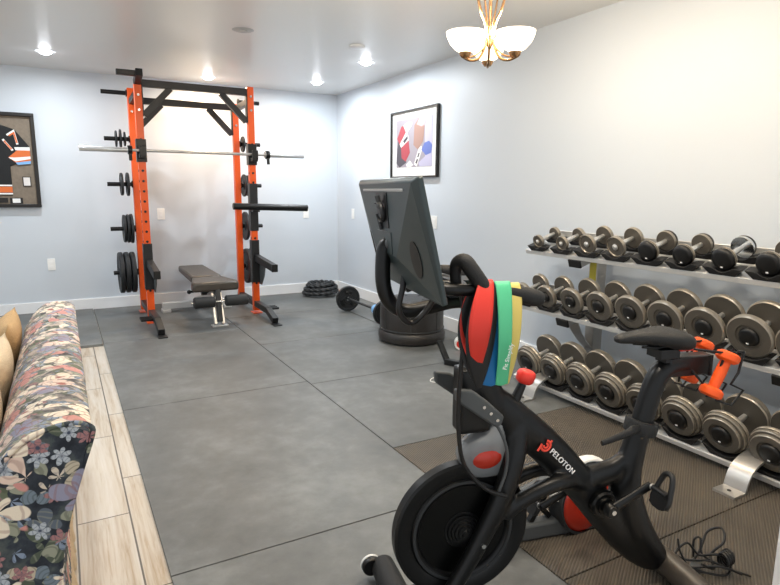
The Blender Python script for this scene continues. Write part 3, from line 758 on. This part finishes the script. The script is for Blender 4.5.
R_mid = [.074, .082, .090, .097, .104, .108, .110, .113, .113]
for i, (y, r) in enumerate(zip(Y_mid, R_mid)):
    dumbbell(r, 'slab', tiers['middle'][0], y, .032, .138, f'{ordn[i]} dumbbell from the left on the middle tier, grey discs with black caps', 'dumbbells on the middle tier')
Y_bot = [2.975, 2.745, 2.513, 2.281, 2.049, 1.817, 1.583, 1.350]
for i, y in enumerate(Y_bot):
    dumbbell(.1145, 'stack', tiers['bottom'][0], y, .060, .146, f'{ordn[i]} dumbbell from the left on the bottom tier, thick stacked discs', 'dumbbells on the bottom tier')

# ------------------------------------------------------------------ exercise bike
YAW = -math.radians(13); OB = Vector((.85, 1.41, 0))
bike = thing('exercise_bike', 'black indoor exercise bike with a big flywheel, tilted screen and red logo', 'exercise bike', OB, YAW)
# frame: one smooth welded shape.  local x runs to the rear, y away from the camera, z up
f = MB()
f.tube([(.20, 0, .775), (.30, 0, .715), (.468, 0, .572), (.60, 0, .43), (.69, 0, .325), (.79, 0, .205), (.885, 0, .118), (.955, 0, .085)], [.056, .060, .058, .058, .060, .056, .050, .044], 20, flat=.62, sub=5)
f.tube([(.832, 0, .62), (.812, 0, .54), (.792, 0, .45), (.79, 0, .36), (.845, 0, .22), (.945, 0, .095)], [.042, .043, .048, .060, .060, .043], 20, sub=5, flat=.85)
f.tube([(.64, 0, .44), (.73, 0, .455), (.79, 0, .50)], [.045, .042, .03], 16, sub=3, flat=.8)
f.tube([(.27, 0, .72), (.235, 0, .80), (.225, 0, .95)], [.06, .062, .050], 18, sub=3, flat=.7)
f.box((.205, 0, .76), (.10, .075, .20))
f.tube([(.30, 0, .72), (.35, 0, .64), (.362, 0, .59), (.345, 0, .545)], [.05, .052, .044, .034], 16, sub=3, flat=.75)
for s in (-1, 1):
    f.tube([(.362, s*.008, .66), (.338, s*.035, .575), (.298, s*.05, .46), (.225, s*.053, .315), (.16, s*.055, .205), (.085, s*.055, .085)], [.030, .036, .034, .029, .026, .026], 18, sub=5)
    f.tube([(.60, s*.010, .425), (.555, s*.028, .453), (.50, s*.05, .468), (.43, s*.056, .457), (.35, s*.056, .425), (.30, s*.054, .385)], [.026, .025, .026, .026, .026, .025], 16, sub=5)
f.build('frame', 'bike_black', bike, remesh=.0065, sharp=80)
for x, hw, nm in ((.0, .262, 'front_stabilizer'), (.985, .27, 'rear_stabilizer')):
    st = MB().tube([(x, -hw, .058), (x, -hw*.5, .064), (x, 0, .068), (x, hw*.5, .064), (x, hw, .058)], [.042, .045, .046, .045, .042], 20, sub=4)
    if nm.startswith('front'): st.tube([(x, -.055, .068), (.08, -.055, .085)], .034, 14).tube([(x, .055, .068), (.08, .055, .085)], .034, 14)
    st = st.build(nm, 'bike_grip' if nm.startswith('front') else 'vinyl', bike, sharp=60)
    for s in (-1, 1):
        MB().lathe([(0, .001), (.020, .001), (.024, .008), (.018, .022), (0, .022)], (x, s*(hw-.07), ZF), (0, 0, 1), 16).build('levelling_foot', 'rubber_cap', st)
    if nm.startswith('front'):
        for s in (-1, 1):
            wh = MB().lathe([(0, -.014), (.030, -.014), (.034, -.008), (.034, .008), (.030, .014), (0, .014)], (x-.040, s*(hw+.004), .062), (0, s, 0), 24).build('transport_wheel', 'rubber_cap', st)
            dots = MB()
            for k in range(9):
                a = 2*PI*k/9; dots.ball((x-.040+math.cos(a)*.022, s*(hw+.018), .062+math.sin(a)*.022), .0055, seg=8)
            dots.lathe([(.028, .0142), (.033, .0142), (.034, .006), (.036, .006), (.036, .0155), (.028, .0155)], (x-.040, s*(hw+.004), .062), (0, s, 0), 24)
            dots.build('bearing', 'white', wh)
# flywheel
fc = (.182, 0, .335)
fw_ = MB().lathe([(0, -.012), (.145, -.012), (.150, -.020), (.158, -.0245), (.166, -.0245), (.171, -.018), (.176, -.022), (.216, -.022), (.223, -.016), (.223, .016), (.216, .022), (.176, .022), (.171, .018), (.166, .0245), (.158, .0245), (.150, .020), (.145, .012), (0, .012)], fc, (0, 1, 0), 80).build('flywheel', 'bike_black', bike, sharp=40)
MB().lathe([(.1575, -.0247), (.1665, -.0247), (.1665, -.0237), (.1575, -.0237)], fc, (0, 1, 0), 80).build('bright_groove', 'dark_grey', fw_)
MB().lathe([(0, -.0125), (.144, -.0125), (.144, -.011), (0, -.011)], fc, (0, 1, 0), 60).build('glossy_disc', 'bike_gloss', fw_)
for s in (-1, 1):
    MB().lathe([(0, .044), (.010, .044), (.012, .040), (.022, .040), (.024, .034), (.032, .034), (.034, .028), (.041, .028), (.043, .022), (.050, .022), (.052, .015), (.060, .015), (.062, .010), (0, .010)], fc, (0, s, 0), 40).build('hub', 'bike_black', fw_, sharp=20)
b = MB().lathe([(0, .006), (.007, .006), (.008, .002), (.008, -.004), (0, -.004)], (.222, -.0825, .315), (0, -1, 0), 12).build('fork_bolt', 'chrome', bike)
# bottom bracket, cranks, pedals
for s in (-1, 1):
    MB().lathe([(0, .02), (.045, .02), (.045, .055), (.040, .062), (.030, .062), (.028, .07), (.018, .072), (.018, .10), (0, .10)], (.665, 0, .368), (0, s, 0), 32).build('bearing_hub', 'bike_gloss', bike)
    dx, dz = (.138, .072) if s < 0 else (-.138, -.072)
    cr = MB().tube([(.665-dx*.06, s*.092, .368-dz*.06), (.665+dx*.5, s*.094, .368+dz*.5), (.665+dx, s*.098, .368+dz)], [.020, .014, .016], 14, flat=.55)
    cr.lathe([(0, .012), (.020, .012), (.023, .006), (.023, -.012), (0, -.012)], (.665, s*.095, .368), (0, s, 0), 20)
    cr = cr.build('crank', 'bike_black', bike, sharp=50)
    MB().lathe([(0, .014), (.008, .014), (.009, .010), (0, .010)], (.665, s*.095, .368), (0, s, 0), 12).build('crank_bolt', 'chrome', cr)
    MB().lathe([(0, .013), (.010, .013), (.011, .008), (0, .008)], (.665+dx, s*.098, .368+dz), (0, s, 0), 12).build('axle_cap', 'silver_paint', cr)
    px_, pz = .665+dx, .368+dz
    pe = MB().tube([(px_, s*.10, pz), (px_, s*.175, pz)], .009, 12)
    pc = Vector((px_+.004, s*.15, pz-.002)); e1 = Vector((-.30, 0, -.95)).normalized(); e2 = Vector((0, s, 0))
    # clip-in pedal: closed loop nose and wide tail
    pe.tube([pc+e1*(-.055)+e2*(-.018), pc+e1*(-.066), pc+e1*(-.055)+e2*.018, pc+e1*(-.01)+e2*.030, pc+e1*.03+e2*.032, pc+e1*.045, pc+e1*.03-e2*.032, pc+e1*(-.01)-e2*.030], .009, 10, closed=True, sub=4)
    pe.prism([(-.008, -.03), (.042, -.034), (.050, -.015), (.050, .015), (.042, .034), (-.008, .03)], pc, e1, e2, .018)
    pe.build('pedal', 'saddle_plastic', bike, sharp=50)
# seat post, lever, saddle
sp = MB().tube([(.826, 0, .59), (.843, 0, .66), (.864, 0, .735), (.89, 0, .785), (.935, 0, .806), (.985, 0, .806)], [.035, .035, .035, .035, .033, .030], 20, sub=5).build('seat_post', 'bike_black', bike, sharp=80)
MB().lathe([(.036, -.022), (.052, -.022), (.054, -.016), (.054, .016), (.052, .022), (.036, .022)], (.830, 0, .602), (.22, 0, .975), 28).build('post_collar', 'bike_grip', bike)
MB().tube([(.79, -.035, .612), (.755, -.05, .615), (.735, -.055, .610), (.68, -.062, .600), (.63, -.067, .592)], [.012, .016, .014, .011, .009], 12, sub=4, flat=.7).build('seat_lever', 'bike_grip', bike)
sl = MB().box((.985, 0, .806), (.165, .056, .068)).build('seat_slider', 'black_metal', bike, bevel=.006)
MB().box((1.07, 0, .804), (.012, .062, .074)).build('end_cap', 'rubber_cap', sl, bevel=.003)
MB().box((.89, -.005, .858), (.075, .07, .032)).tube([(.79, -.022, .885), (.85, -.022, .878), (.94, -.022, .882)], .0045, 8).tube([(.79, .022, .885), (.85, .022, .878), (.94, .022, .882)], .0045, 8).box((.91, 0, .838), (.05, .05, .03)).build('saddle_clamp', 'black_metal', bike, bevel=.004)
rings = []
for x, hw, zt, th in ((.690, .012, .906, .014), (.700, .021, .914, .026), (.74, .027, .926, .036), (.80, .034, .934, .042), (.86, .050, .936, .050), (.92, .074, .938, .062), (.965, .086, .937, .070), (1.0, .084, .930, .066), (1.018, .068, .922, .046), (1.026, .045, .914, .024)):
    R = []; zt += .010*max(0, (.80-x)/.11); x = .704+(x-.69)*.79
    for k in range(18):
        a = 2*PI*k/18; c, s = math.cos(a), math.sin(a)
        yy = hw*math.copysign(abs(c)**.75, c); zz = (zt-th*.42)+(th*.42 if s > 0 else th*.58)*math.copysign(abs(s)**.8, s)
        if s > 0: zz -= .010*max(0, 1-abs(yy)/.02)*(1 if .74 < x < .95 else 0)
        R.append((x, yy, zz))
    rings.append(R)
sa = MB().loft(rings).build('saddle', 'bike_grip', bike, sharp=80, sub=1)
MB().box((.945, 0, .874), (.05, .10, .012)).build('red_strip', 'red', sa, bevel=.003)
# handlebar
hp = MB().tube([(.225, 0, .90), (.20, 0, 1.05), (.175, 0, 1.10)], [.034, .032, .034], 18, sub=3).build('handlebar_post', 'bike_black', bike)
hb = MB()
hb.tube([(.055, -.20, 1.128), (.11, -.12, 1.122), (.14, 0, 1.115), (.11, .12, 1.122), (.055, .20, 1.128)], .017, 16, sub=5)
hb.box((.155, 0, 1.105), (.09, .09, .05))
for s in (-1, 1): hb.tube([(.02, s*.19, 1.135), (.06, s*.20, 1.132), (.18, s*.20, 1.124)], [.014, .016, .016], 16, sub=4, flat=1)
hb.build('handlebar', 'bike_black', bike, sharp=60)
for s in (-1, 1):
    MB().tube([(.17, s*.20, 1.126), (.205, s*.202, 1.121), (.24, s*.203, 1.114), (.285, s*.204, 1.102), (.303, s*.204, 1.097)], [.018, .021, .0225, .0225, .018], 18, sub=4).build('handlebar_grip', 'bike_grip', bike, sharp=60)
    MB().tube([(.076, s*.165, 1.13), (.070, s*.168, 1.17), (.072, s*.176, 1.196), (.085, s*.192, 1.203), (.102, s*.202, 1.180), (.130, s*.208, 1.140), (.140, s*.208, 1.124)], [.014, .015, .018, .020, .0205, .0205, .017], 18, sub=5).build('bar_horn', 'bike_grip', bike, sharp=60)
# resistance knob
kn = MB().tube([(.34, 0, .715), (.375, 0, .79)], [.018, .013], 14).build('knob_stem', 'bike_black', bike)
MB().lathe([(0, -.022), (.020, -.022), (.028, -.013), (.030, .007), (.027, .018), (.016, .023), (0, .024)], (.385, 0, .812), (.30, 0, .95), 10).build('resistance_knob', 'red', kn, bevel=.003, sharp=60)
# bottle cage
cg = MB()
cp = [(.112, .826), (.165, .818), (.215, .780), (.268, .730), (.262, .706), (.244, .697), (.19, .735), (.14, .772), (.116, .790)]
cg.prism(cp, (0, -.085, 0), (1, 0, 0), (0, 0, 1), .022); cgo = cg.build('bottle_cage', 'grey_plastic', bike, bevel=.006)
for x, z in ((.20, .766), (.222, .745), (.244, .722)): MB().lathe([(0, .004), (.005, .004), (.006, 0), (0, 0)], (x, -.096, z), (0, -1, 0), 10).build('screw', 'chrome', cgo)
cg = MB().prism(cp, (0, .085, 0), (1, 0, 0), (0, 0, 1), .022).build('bottle_cage', 'grey_plastic', bike, bevel=.006)
MB().box((.20, 0, .70), (.09, .07, .085)).build('front_fairing', 'bike_gloss', bike, bevel=.01)
# brake housing over the flywheel
MB().loft([[(x0+(x1-x0)*u, y, z) for (u, y) in ((0, -w*.6), (.15, -w), (.85, -w), (1, -w*.6), (1, w*.6), (.85, w), (.15, w), (0, w*.6))] for z, x0, x1, w in ((.50, .215, .315, .030), (.525, .18, .322, .040), (.575, .155, .325, .044), (.612, .165, .322, .044), (.638, .205, .318, .040), (.655, .255, .308, .034), (.70, .27, .31, .03))]).build('brake_housing', 'smoke_plastic', bike, sharp=80, sub=1)
MB().ball((.245, -.026, .574), .06, (.95, .42, .62)).build('red_reflection', 'red_gloss', bike)  # red reflection on the glossy housing, modelled as a flattened red ball
# cables
MB().tube([(.06, -.10, 1.135), (.085, -.11, 1.132), (.108, -.12, 1.105), (.12, -.12, 1.0), (.113, -.115, .83), (.117, -.11, .71), (.140, -.105, .60), (.21, -.10, .515), (.285, -.095, .476)], .0065, 10, sub=6).build('cable', 'rubber_cap', bike, sharp=80)
MB().tube([(.235, -.07, .725), (.262, -.085, .68), (.283, -.09, .62), (.285, -.085, .55), (.265, -.085, .49)], .005, 10, sub=6).build('brake_cable', 'grey_plastic', bike, sharp=80)
MB().tube([(-.03, -.05, 1.17), (-.038, -.06, 1.12), (-.048, -.06, 1.055), (-.012, -.055, 1.017), (.035, -.05, 1.05), (.07, -.04, 1.10)], .0085, 10, sub=6).build('loop_cable', 'rubber_cap', bike, sharp=80)
# screen
TS = math.radians(13); up = Vector((-math.sin(TS), 0, math.cos(TS))); nb = Vector((-math.cos(TS), 0, -math.sin(TS))); ey = Vector((0, 1, 0)); SC = Vector((-.028, 0, 1.262))
V = lambda y, h, d: SC+ey*y+up*h+nb*d
SH = .155; SW = .285
pts = [V(a*SW, b*SH, d) for a in (-1, 1) for b in (-1, 1) for d in (0, .014)]
pts += [V(a*.262, .148, .026) for a in (-1, 1)]+[V(a*.10, -.045, .052) for a in (-1, 1)]+[V(a*.12, -.145, .028) for a in (-1, 1)]
sc_ = MB().hull(pts).build('screen', 'screen_back', bike, bevel=.004, sharp=12)
MB().box((0, 0, 0), (1, 1, 1)).bm.free()
def onback(y, h, w, hh, th, nm, m, lift=0, rot=None):
    # lies on the sloping main back panel
    a = V(0, .148, .026); b_ = V(0, -.045, .052); t = (a-b_).normalized(); n = ey.cross(t); n = n if n.dot(nb) > 0 else -n
    c = b_ + t*((h+.045)/(.193)*(a-b_).length) + ey*y + n*lift
    q = Matrix((ey, t, n)).transposed()
    return MB().box(c, (w, hh, th), q).build(nm, m, sc_, bevel=.001)
onback(0, .128, .40, .007, .004, 'vent_slot', 'silver_paint')
onback(0, .075, .105, .095, .004, 'port_panel', 'bike_gloss')
onback(0, -.012, .135, .06, .003, 'cover_plate', 'screen_back', .0005)
for s in (-1, 1):
    # dark oval speaker on each side facet
    P1, P2, P3_ = V(s*.262, .148, .026), V(s*.10, -.045, .052), V(s*SW, -SH, .014); c = P1*.22+P2*.40+P3_*.38
    n = (P2-P1).cross(P3_-P1).normalized(); n = n if n.dot(nb) > 0 else -n
    e = (up-n*up.dot(n)).normalized(); e2 = n.cross(e)
    MB().prism([(math.cos(a)*.024, math.sin(a)*.048) for a in [2*PI*k/28 for k in range(28)]], c+n*.0005, e2, e, .003).build('speaker', 'rubber_cap', sc_)
MB().box(V(0, 0, -.001), (.004, SW*2-.03, SH*2-.03), Matrix((nb, ey, up)).transposed()).build('display', 'display', sc_)
# screen arm: thick bent tube from the back of the screen round to the post
MB().tube([(-.045, 0, 1.240), (-.066, 0, 1.232), (-.0765, 0, 1.205), (-.0775, 0, 1.13), (-.065, 0, 1.082), (-.038, 0, 1.052), (0, 0, 1.040), (.06, 0, 1.048), (.13, 0, 1.062), (.20, 0, 1.06)], [.02]+[.0215]*9, 20, sub=6).build('screen_arm', 'bike_black', bike, sharp=80)
MB().lathe([(0, .024), (.012, .024), (.017, .018), (.018, -.018), (.012, -.024), (0, -.024)], (-.060, -.012, 1.236), (0, 1, 0), 20).build('pivot', 'grey_plastic', bike)
MB().bar((-.040, -.01, 1.20), (-.004, -.01, 1.10), .03, .018).build('arm_strut', 'bike_gloss', bike, bevel=.003)
# lettering and logo on the near side of the main beam
e = Vector((.083, 0, -.084)).normalized(); e2 = Vector((.084, 0, .083)).normalized()
yb = -.0405
text_mesh('PELOTON', .0255, 'lettering', 'lettering', frame3(Vector((.508, yb, .532)), e, e2), bike, depth=.0014, spacing=1.12)
def logo(lc, e, e2, k, fl):
    lg = MB(); R_ = .0165*k
    arc = lambda r, a0, a1, st: [lc+e*(math.cos(a)*r)+e2*(math.sin(a)*r) for a in [math.radians(d) for d in range(a0, a1, st)]]
    lg.tube(arc(R_, -165, 126, 12), .0040*k, 8, flat=fl)
    d1 = (e*.30+e2*.95).normalized(); d2 = Vector((e2-e)).normalized()
    lg.tube([lc+e*(.004*k)+e2*(.026*k), lc+e*(.006*k)+e2*(.016*k)], .0040*k, 8, flat=fl)
    lg.tube([lc-e*(R_*.9)-e2*(.006*k), lc-e*(.012*k)-e2*(.018*k), lc-e*(.010*k)-e2*(.030*k)], .0040*k, 8, flat=fl, sub=3)
    lg.tube(arc(.0072*k, -150, 150, 20), .0036*k, 8, flat=fl); return lg
logo(Vector((.445, yb, .594)), e, e2, 1, .35).build('logo', 'logo_red', bike)
c_ = V(0, .072, .0445); logo(c_, Vector((0, -1, 0)), up, 1.7, .3).build('back_logo', 'dark_grey', sc_)
# dumbbell cradles behind the saddle
def bkp(p): return p
for s in (-1, 1):
    y = s*.075-.005
    m_ = MB()
    m_.tube([(.985, s*.03, .868), (1.06, y-.012, .865), (1.125, y-.02, .868)], .0042, 8)
    m_.tube([(1.125, y-.02, .868), (1.10, y-.03, .80), (1.07, y-.034, .765), (1.125, y-.034, .74), (1.085, y-.03, .690), (1.03, y-.02, .71)], .0042, 8)
    m_.tube([(1.125, y+.02, .868), (1.10, y+.03, .80), (1.07, y+.034, .765), (1.125, y+.034, .74), (1.085, y+.03, .690), (1.03, y+.02, .71)], .0042, 8)
    m_.tube([(1.06, y-.012, .866), (1.05, y, .80), (1.035, y, .72), (.99, s*.02, .80)], .0042, 8)
    m_.build('dumbbell_cradle', 'black_metal', bike, sharp=80)
bpy.context.view_layer.update()
WB = bike.matrix_world
for s, lab in ((-1, 'small orange dumbbell in the bike cradle nearer the camera'), (1, 'small orange dumbbell in the far bike cradle behind the saddle')):
    t = thing('hand_weight', lab, 'dumbbell', WB @ Vector((1.055 if s < 0 else 1.098, s*.075-.005, .79 if s < 0 else .792)), YAW, 'orange dumbbells behind the saddle')
    ax = Vector((.42, 0, .9)).normalized()
    MB().lathe([(0, -.06), (.0165, -.06), (.019, 0), (.0165, .06), (0, .06)], (0, 0, 0), ax, 20).build('handle', 'orange_neo', t)
    for q in (-1, 1): MB().lathe([(0, .046), (.026, .046), (.036, .054), (.038, .064), (.036, .074), (.027, .080), (0, .080)], (0, 0, 0), ax*q, 6 if False else 24).build('head', 'orange_neo', t)

# resistance bands looped over the near handlebar
def band(m, X, Wd, z_bot, y0, front, backo, lab, z_top=1.148, twist=0):
    # X and Wd: centre and width at the bar, half way down and at the lowest fold
    q = lambda t, h: t[0]*(1-h)*(1-2*h)+t[1]*4*h*(1-h)+t[2]*h*(2*h-1)
    rows = []; n = 52
    for i in range(n):
        a = 2*PI*i/n; v = math.cos(a); side = math.sin(a); h = (1-v)/2
        z = z_top+(z_bot-z_top)*h
        y = y0+math.copysign(abs(side)**.6, side)*max(.0225*(1-h)**.5, .005) + (-front if side < 0 else backo)*math.sin(PI*h)
        xc = q(X, h); w = q(Wd, h)
        tw = twist*math.sin(PI*h)*(1 if side < 0 else -1)
        rows.append([Vector((xc+u*w*math.cos(tw)+(0 if side < 0 else .006*math.sin(PI*h)), y+u*w*math.sin(tw), z+.25*abs(u)*w*h*h)) for u in [k/6-.5 for k in range(7)]])
    mm = MB().sheet(rows, closed=True); ctr = Vector((X[0], y0, z_top))
    bmesh.ops.translate(mm.bm, verts=mm.bm.verts, vec=-ctr)
    o = mm.build('resistance_band', m, solid=.0014, sharp=80); o.location = WB @ ctr; o.rotation_euler = (0, 0, YAW)
    return tag(o, lab, 'resistance band', 'resistance bands on the handlebar')
band('band_black', (.138, .116, .130), (.040, .086, .014), .866, -.206, .014, .012, 'black rubber loop band hanging lowest, around the red one', 1.152, .1)
band('band_red', (.136, .105, .126), (.040, .056, .008), .905, -.206, .030, .02, 'red rubber loop band hanging from the handlebar horn', 1.156, -.2)
band('band_blue', (.164, .158, .166), (.040, .050, .066), .868, -.204, .006, .015, 'blue rubber loop band between the red and green ones', 1.148, .2)
gb = band('band_green', (.183, .184, .196), (.044, .040, .036), .867, -.2045, .018, .02, 'green rubber loop band with white lettering', 1.150, .1)
band('band_yellow', (.213, .216, .206), (.040, .032, .024), .868, -.203, .010, .012, 'yellow rubber loop band, the rightmost on the handlebar', 1.145, 0)
text_mesh('Fit Simplify', .0165, 'lettering', 'lettering', frame3(Vector((.190-.183, -.0445, .96-1.150)), (.22, -.06, .97), (-.97, 0, .22)), gb, depth=.0005)

# power cord heaped on the mat by the rear foot
def cord(pts, r=.004): return MB().tube(pts, r, 8, sub=6)
pc = thing('tangled_wire', 'tangled black power cord heaped beside the rear foot of the bike', 'wire', (1.945, 1.13, ZF))
m_ = MB()
m_.tube([(-.16, .13, .01), (-.08, .10, .05), (-.02, .05, .03), (.03, .0, .04), (.08, -.05, .02)], .004, 8, sub=6)
m_.tube([(-.12, .04, .02), (-.06, .07, .06), (-.01, .06, .09), (.02, .03, .05), (.05, -.02, .07), (.1, -.04, .03), (.04, -.06, .015), (-.05, .0, .03), (-.1, .03, .05)], .0045, 8, sub=6)
m_.tube([(.0, .04, .02), (.06, .05, .05), (.11, .06, .10), (.13, .02, .13), (.10, -.01, .10), (.06, .01, .05), (.02, -.03, .03), (-.04, -.02, .06)], .0045, 8, sub=6)
m_.tube([(-.04, .03, .02), (-.05, .06, .07), (-.045, .075, .11)], .004, 8, sub=4)
m_.tube([(.02, .05, .03), (.03, .06, .09), (.045, .045, .10), (.03, .02, .05), (.07, -.06, .03), (.13, -.1, .006)], .004, 8, sub=6)
m_.tube([(-.13, .10, .006), (-.06, .02, .03), (.02, -.05, .05), (.09, -.09, .02)], .0045, 8, sub=6)
m_.build('cord', 'rubber_cap', pc, sharp=80)
for k in range(4):
    MB().tube([(.06+k*.013, -.03+k*.004, .035+.03*math.sin(a)) if False else (.055+k*.014+.004*math.cos(a), -.04+k*.002+.022*math.cos(a), .055+.026*math.sin(a)) for a in [2*PI*j/14 for j in range(14)]], .005, 8, closed=True).build('cord_coil', 'black_metal', pc)
MB().box((-.01, .02, .016), (.06, .035, .028), Matrix.Rotation(.5, 3, 'Z')).build('adapter', 'grey_plastic', pc, bevel=.004)

# low grey machine with a red wheel behind the bike
em = thing('floor_machine', 'low grey exercise machine with a red disc wheel, partly hidden behind the bike frame', 'exercise machine', (1.75, 1.56, ZF))
E_ = lambda x, y, z: (x-1.75, y-1.56, z-ZF)
wx, wy_, wz = 1.782, 1.56, .150
MB().lathe([(0, -.05), (.07, -.052), (.118, -.044), (.138, -.03), (.138, .03), (0, .03)], E_(wx, wy_, wz), (0, 1, 0), 48).build('red_disc', 'red_gloss', em, sharp=60)
MB().lathe([(.138, -.036), (.147, -.036), (.151, -.03), (.151, .036), (.138, .036)], E_(wx, wy_, wz), (0, 1, 0), 48).build('wheel_rim', 'dark_grey', em)
arc = [E_(wx+math.cos(a)*.160, wy_, wz+math.sin(a)*.160) for a in [math.radians(d) for d in range(20, 171, 10)]]
MB().tube(arc, .012, 12, flat=2.0).build('wheel_guard', 'white', em)
MB().bar(E_(1.26, 1.66, .05), E_(1.86, 1.535, .05), .06, .07).build('lower_rail', 'grey_plastic', em, bevel=.012)
MB().bar(E_(1.30, 1.66, .12), E_(1.72, 1.575, .275), .05, .045).build('upper_rail', 'grey_plastic', em, bevel=.012)
MB().bar(E_(1.54, 1.60, .085), E_(1.61, 1.59, .20), .022, .02).bar(E_(1.54, 1.60, .19), E_(1.63, 1.59, .09), .022, .02).build('cross_strut', 'black_metal', em)

# ------------------------------------------------------------------ sofa
so = thing('sofa', 'floral tapestry sofa seen from behind its rolled back', 'sofa', (-.3, 2.25, 0))
prof = [(-.07, .03), (-.072, .25), (-.066, .50), (-.045, .62), (-.008, .74), (.022, .825), (.020, .848), (-.01, .862), (-.06, .858), (-.11, .838), (-.15, .80), (-.185, .735), (-.20, .62), (-.205, .44), (-.205, .03)]
P2 = [Vector((x, 0, z)) for x, z in prof]; P2, _ = smooth(P2, [0]*len(P2), 3, True)
rows = []; NY = 90; ya, ybk = 1.415, 3.10
for j in range(NY+1):
    y = ya+(ybk-ya)*j/NY; e_ = min(j, NY-j); r_ = []
    for p in P2:
        k = 1 if e_ > 2 else (.93, .975, .99)[e_]
        gat = .006*math.sin(y*46+p.x*30+2*math.sin(y*9))+.005*math.sin(y*83+p.z*12) if p.z > .78 else .002*math.sin(y*21)
        x = -.09+(p.x+.09)*k; z = p.z*1.0 if e_ > 2 else .4+(p.z-.4)*(1-(1-k)*.4)
        r_.append(Vector((x+.3, y-2.25, z+gat)))
    rows.append(r_)
bo = MB().loft(rows).build('back', 'floral', so, sharp=70); bo.data.materials.append(M['floral_lit_top'])
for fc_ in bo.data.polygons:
    if abs(fc_.normal.y) < .8 and fc_.center.y > ya-2.25+.03 and fc_.center.z > .6: fc_.material_index = 1  # top roll takes the gathered cloth with the overhead light painted in
MB().tube([Vector((p.x*1.0+.3+.002, ya-2.25+.006, p.z+.002)) for p in P2], .006, 8, closed=True).build('piping', 'floral', so, sharp=80)
MB().box((-.33, 0, .20), (.78, 1.30, .25)).build('seat_base', 'floral', so, bevel=.03)
for k in (-1, 1): MB().box((-.34, k*.325, .40), (.72, .635, .145)).build('seat_cushion', 'floral', so, bevel=.05)
for k in (-1, 1): MB().box((-.33, k*.745, .31), (.78, .16, .50)).build('arm', 'floral', so, bevel=.06)
fr = MB()
for k in range(60):
    y = 1.45+1.6*k/59
    fr.tube([(.3-.066, y-2.25, .10), (.3-.058+random.uniform(-.006, .006), y-2.25+random.uniform(-.008, .008), .012)], [.006, .009], 6)
fo = fr.build('fringe', 'cream_cloth', so, sharp=80); fo['kind'] = 'stuff'
def pillow(name, lab, m, loc, size, rot):
    o = MB()
    n = 22; top, bot = [], []
    W_, H_, T_ = size
    for sgn, lst in ((1, top), (-1, bot)):
        for i in range(n+1):
            row = []
            for j in range(n+1):
                u, v = 2*i/n-1, 2*j/n-1
                t = (max(0, 1-abs(u)**3)*max(0, 1-abs(v)**3))**.6
                pin = 1-.07*(u*u)*(1-v*v)-.0; pin2 = 1-.07*(v*v)*(1-u*u)
                row.append(Vector((sgn*T_/2*t, u*W_/2*pin2, v*H_/2*pin)))
            lst.append(row)
    o.sheet(top); o.sheet(bot); bmesh.ops.remove_doubles(o.bm, verts=o.bm.verts, dist=.0005)
    ob = o.build(name, m, sharp=80); ob.location = loc; ob.rotation_euler = rot; return tag(ob, lab, 'pillow', 'pillows on the sofa')
pillow('throw_pillow', 'tan throw pillow farthest along the sofa back', 'tan_cloth', (-.272, 2.82, .665), (.46, .40, .13), (0, math.radians(18), 0))
pillow('throw_pillow', 'cream throw pillow in the middle of the sofa back', 'cream_cloth', (-.276, 2.37, .65), (.42, .40, .13), (0, math.radians(17), 0))
pillow('throw_pillow', 'cream throw pillow nearest the camera on the sofa', 'cream_cloth', (-.285, 1.90, .635), (.42, .40, .13), (0, math.radians(20), 0))

# ------------------------------------------------------------------ daylight, camera
w = bpy.data.worlds.new('World'); S.world = w; w.use_nodes = True
bg = w.node_tree.nodes['Background']; bg.inputs[0].default_value = (.90, .95, 1.0, 1); bg.inputs[1].default_value = .95

cam = bpy.data.cameras.new('Camera'); co = bpy.data.objects.new('Camera', cam); COL.objects.link(co); S.camera = co
F, yaw, pitch, roll = 586.460, .509435, .172627, .0080654
cam.sensor_width = 36; cam.lens = F/780*36; cam.clip_start = .02
fwd = Vector((math.sin(yaw)*math.cos(pitch), math.cos(yaw)*math.cos(pitch), -math.sin(pitch))); rt = Vector((math.cos(yaw), -math.sin(yaw), 0)); u_ = rt.cross(fwd)
r2 = rt*math.cos(roll)+u_*math.sin(roll); u2 = -rt*math.sin(roll)+u_*math.cos(roll)
mt = Matrix((r2, u2, -fwd)).transposed().to_4x4(); mt.translation = (0, 0, 1.38); co.matrix_world = mt
S.view_settings.view_transform = 'Standard'; S.view_settings.look = 'None'; S.view_settings.gamma = 1; S.view_settings.exposure = 0.06
S.view_settings.use_curve_mapping = False
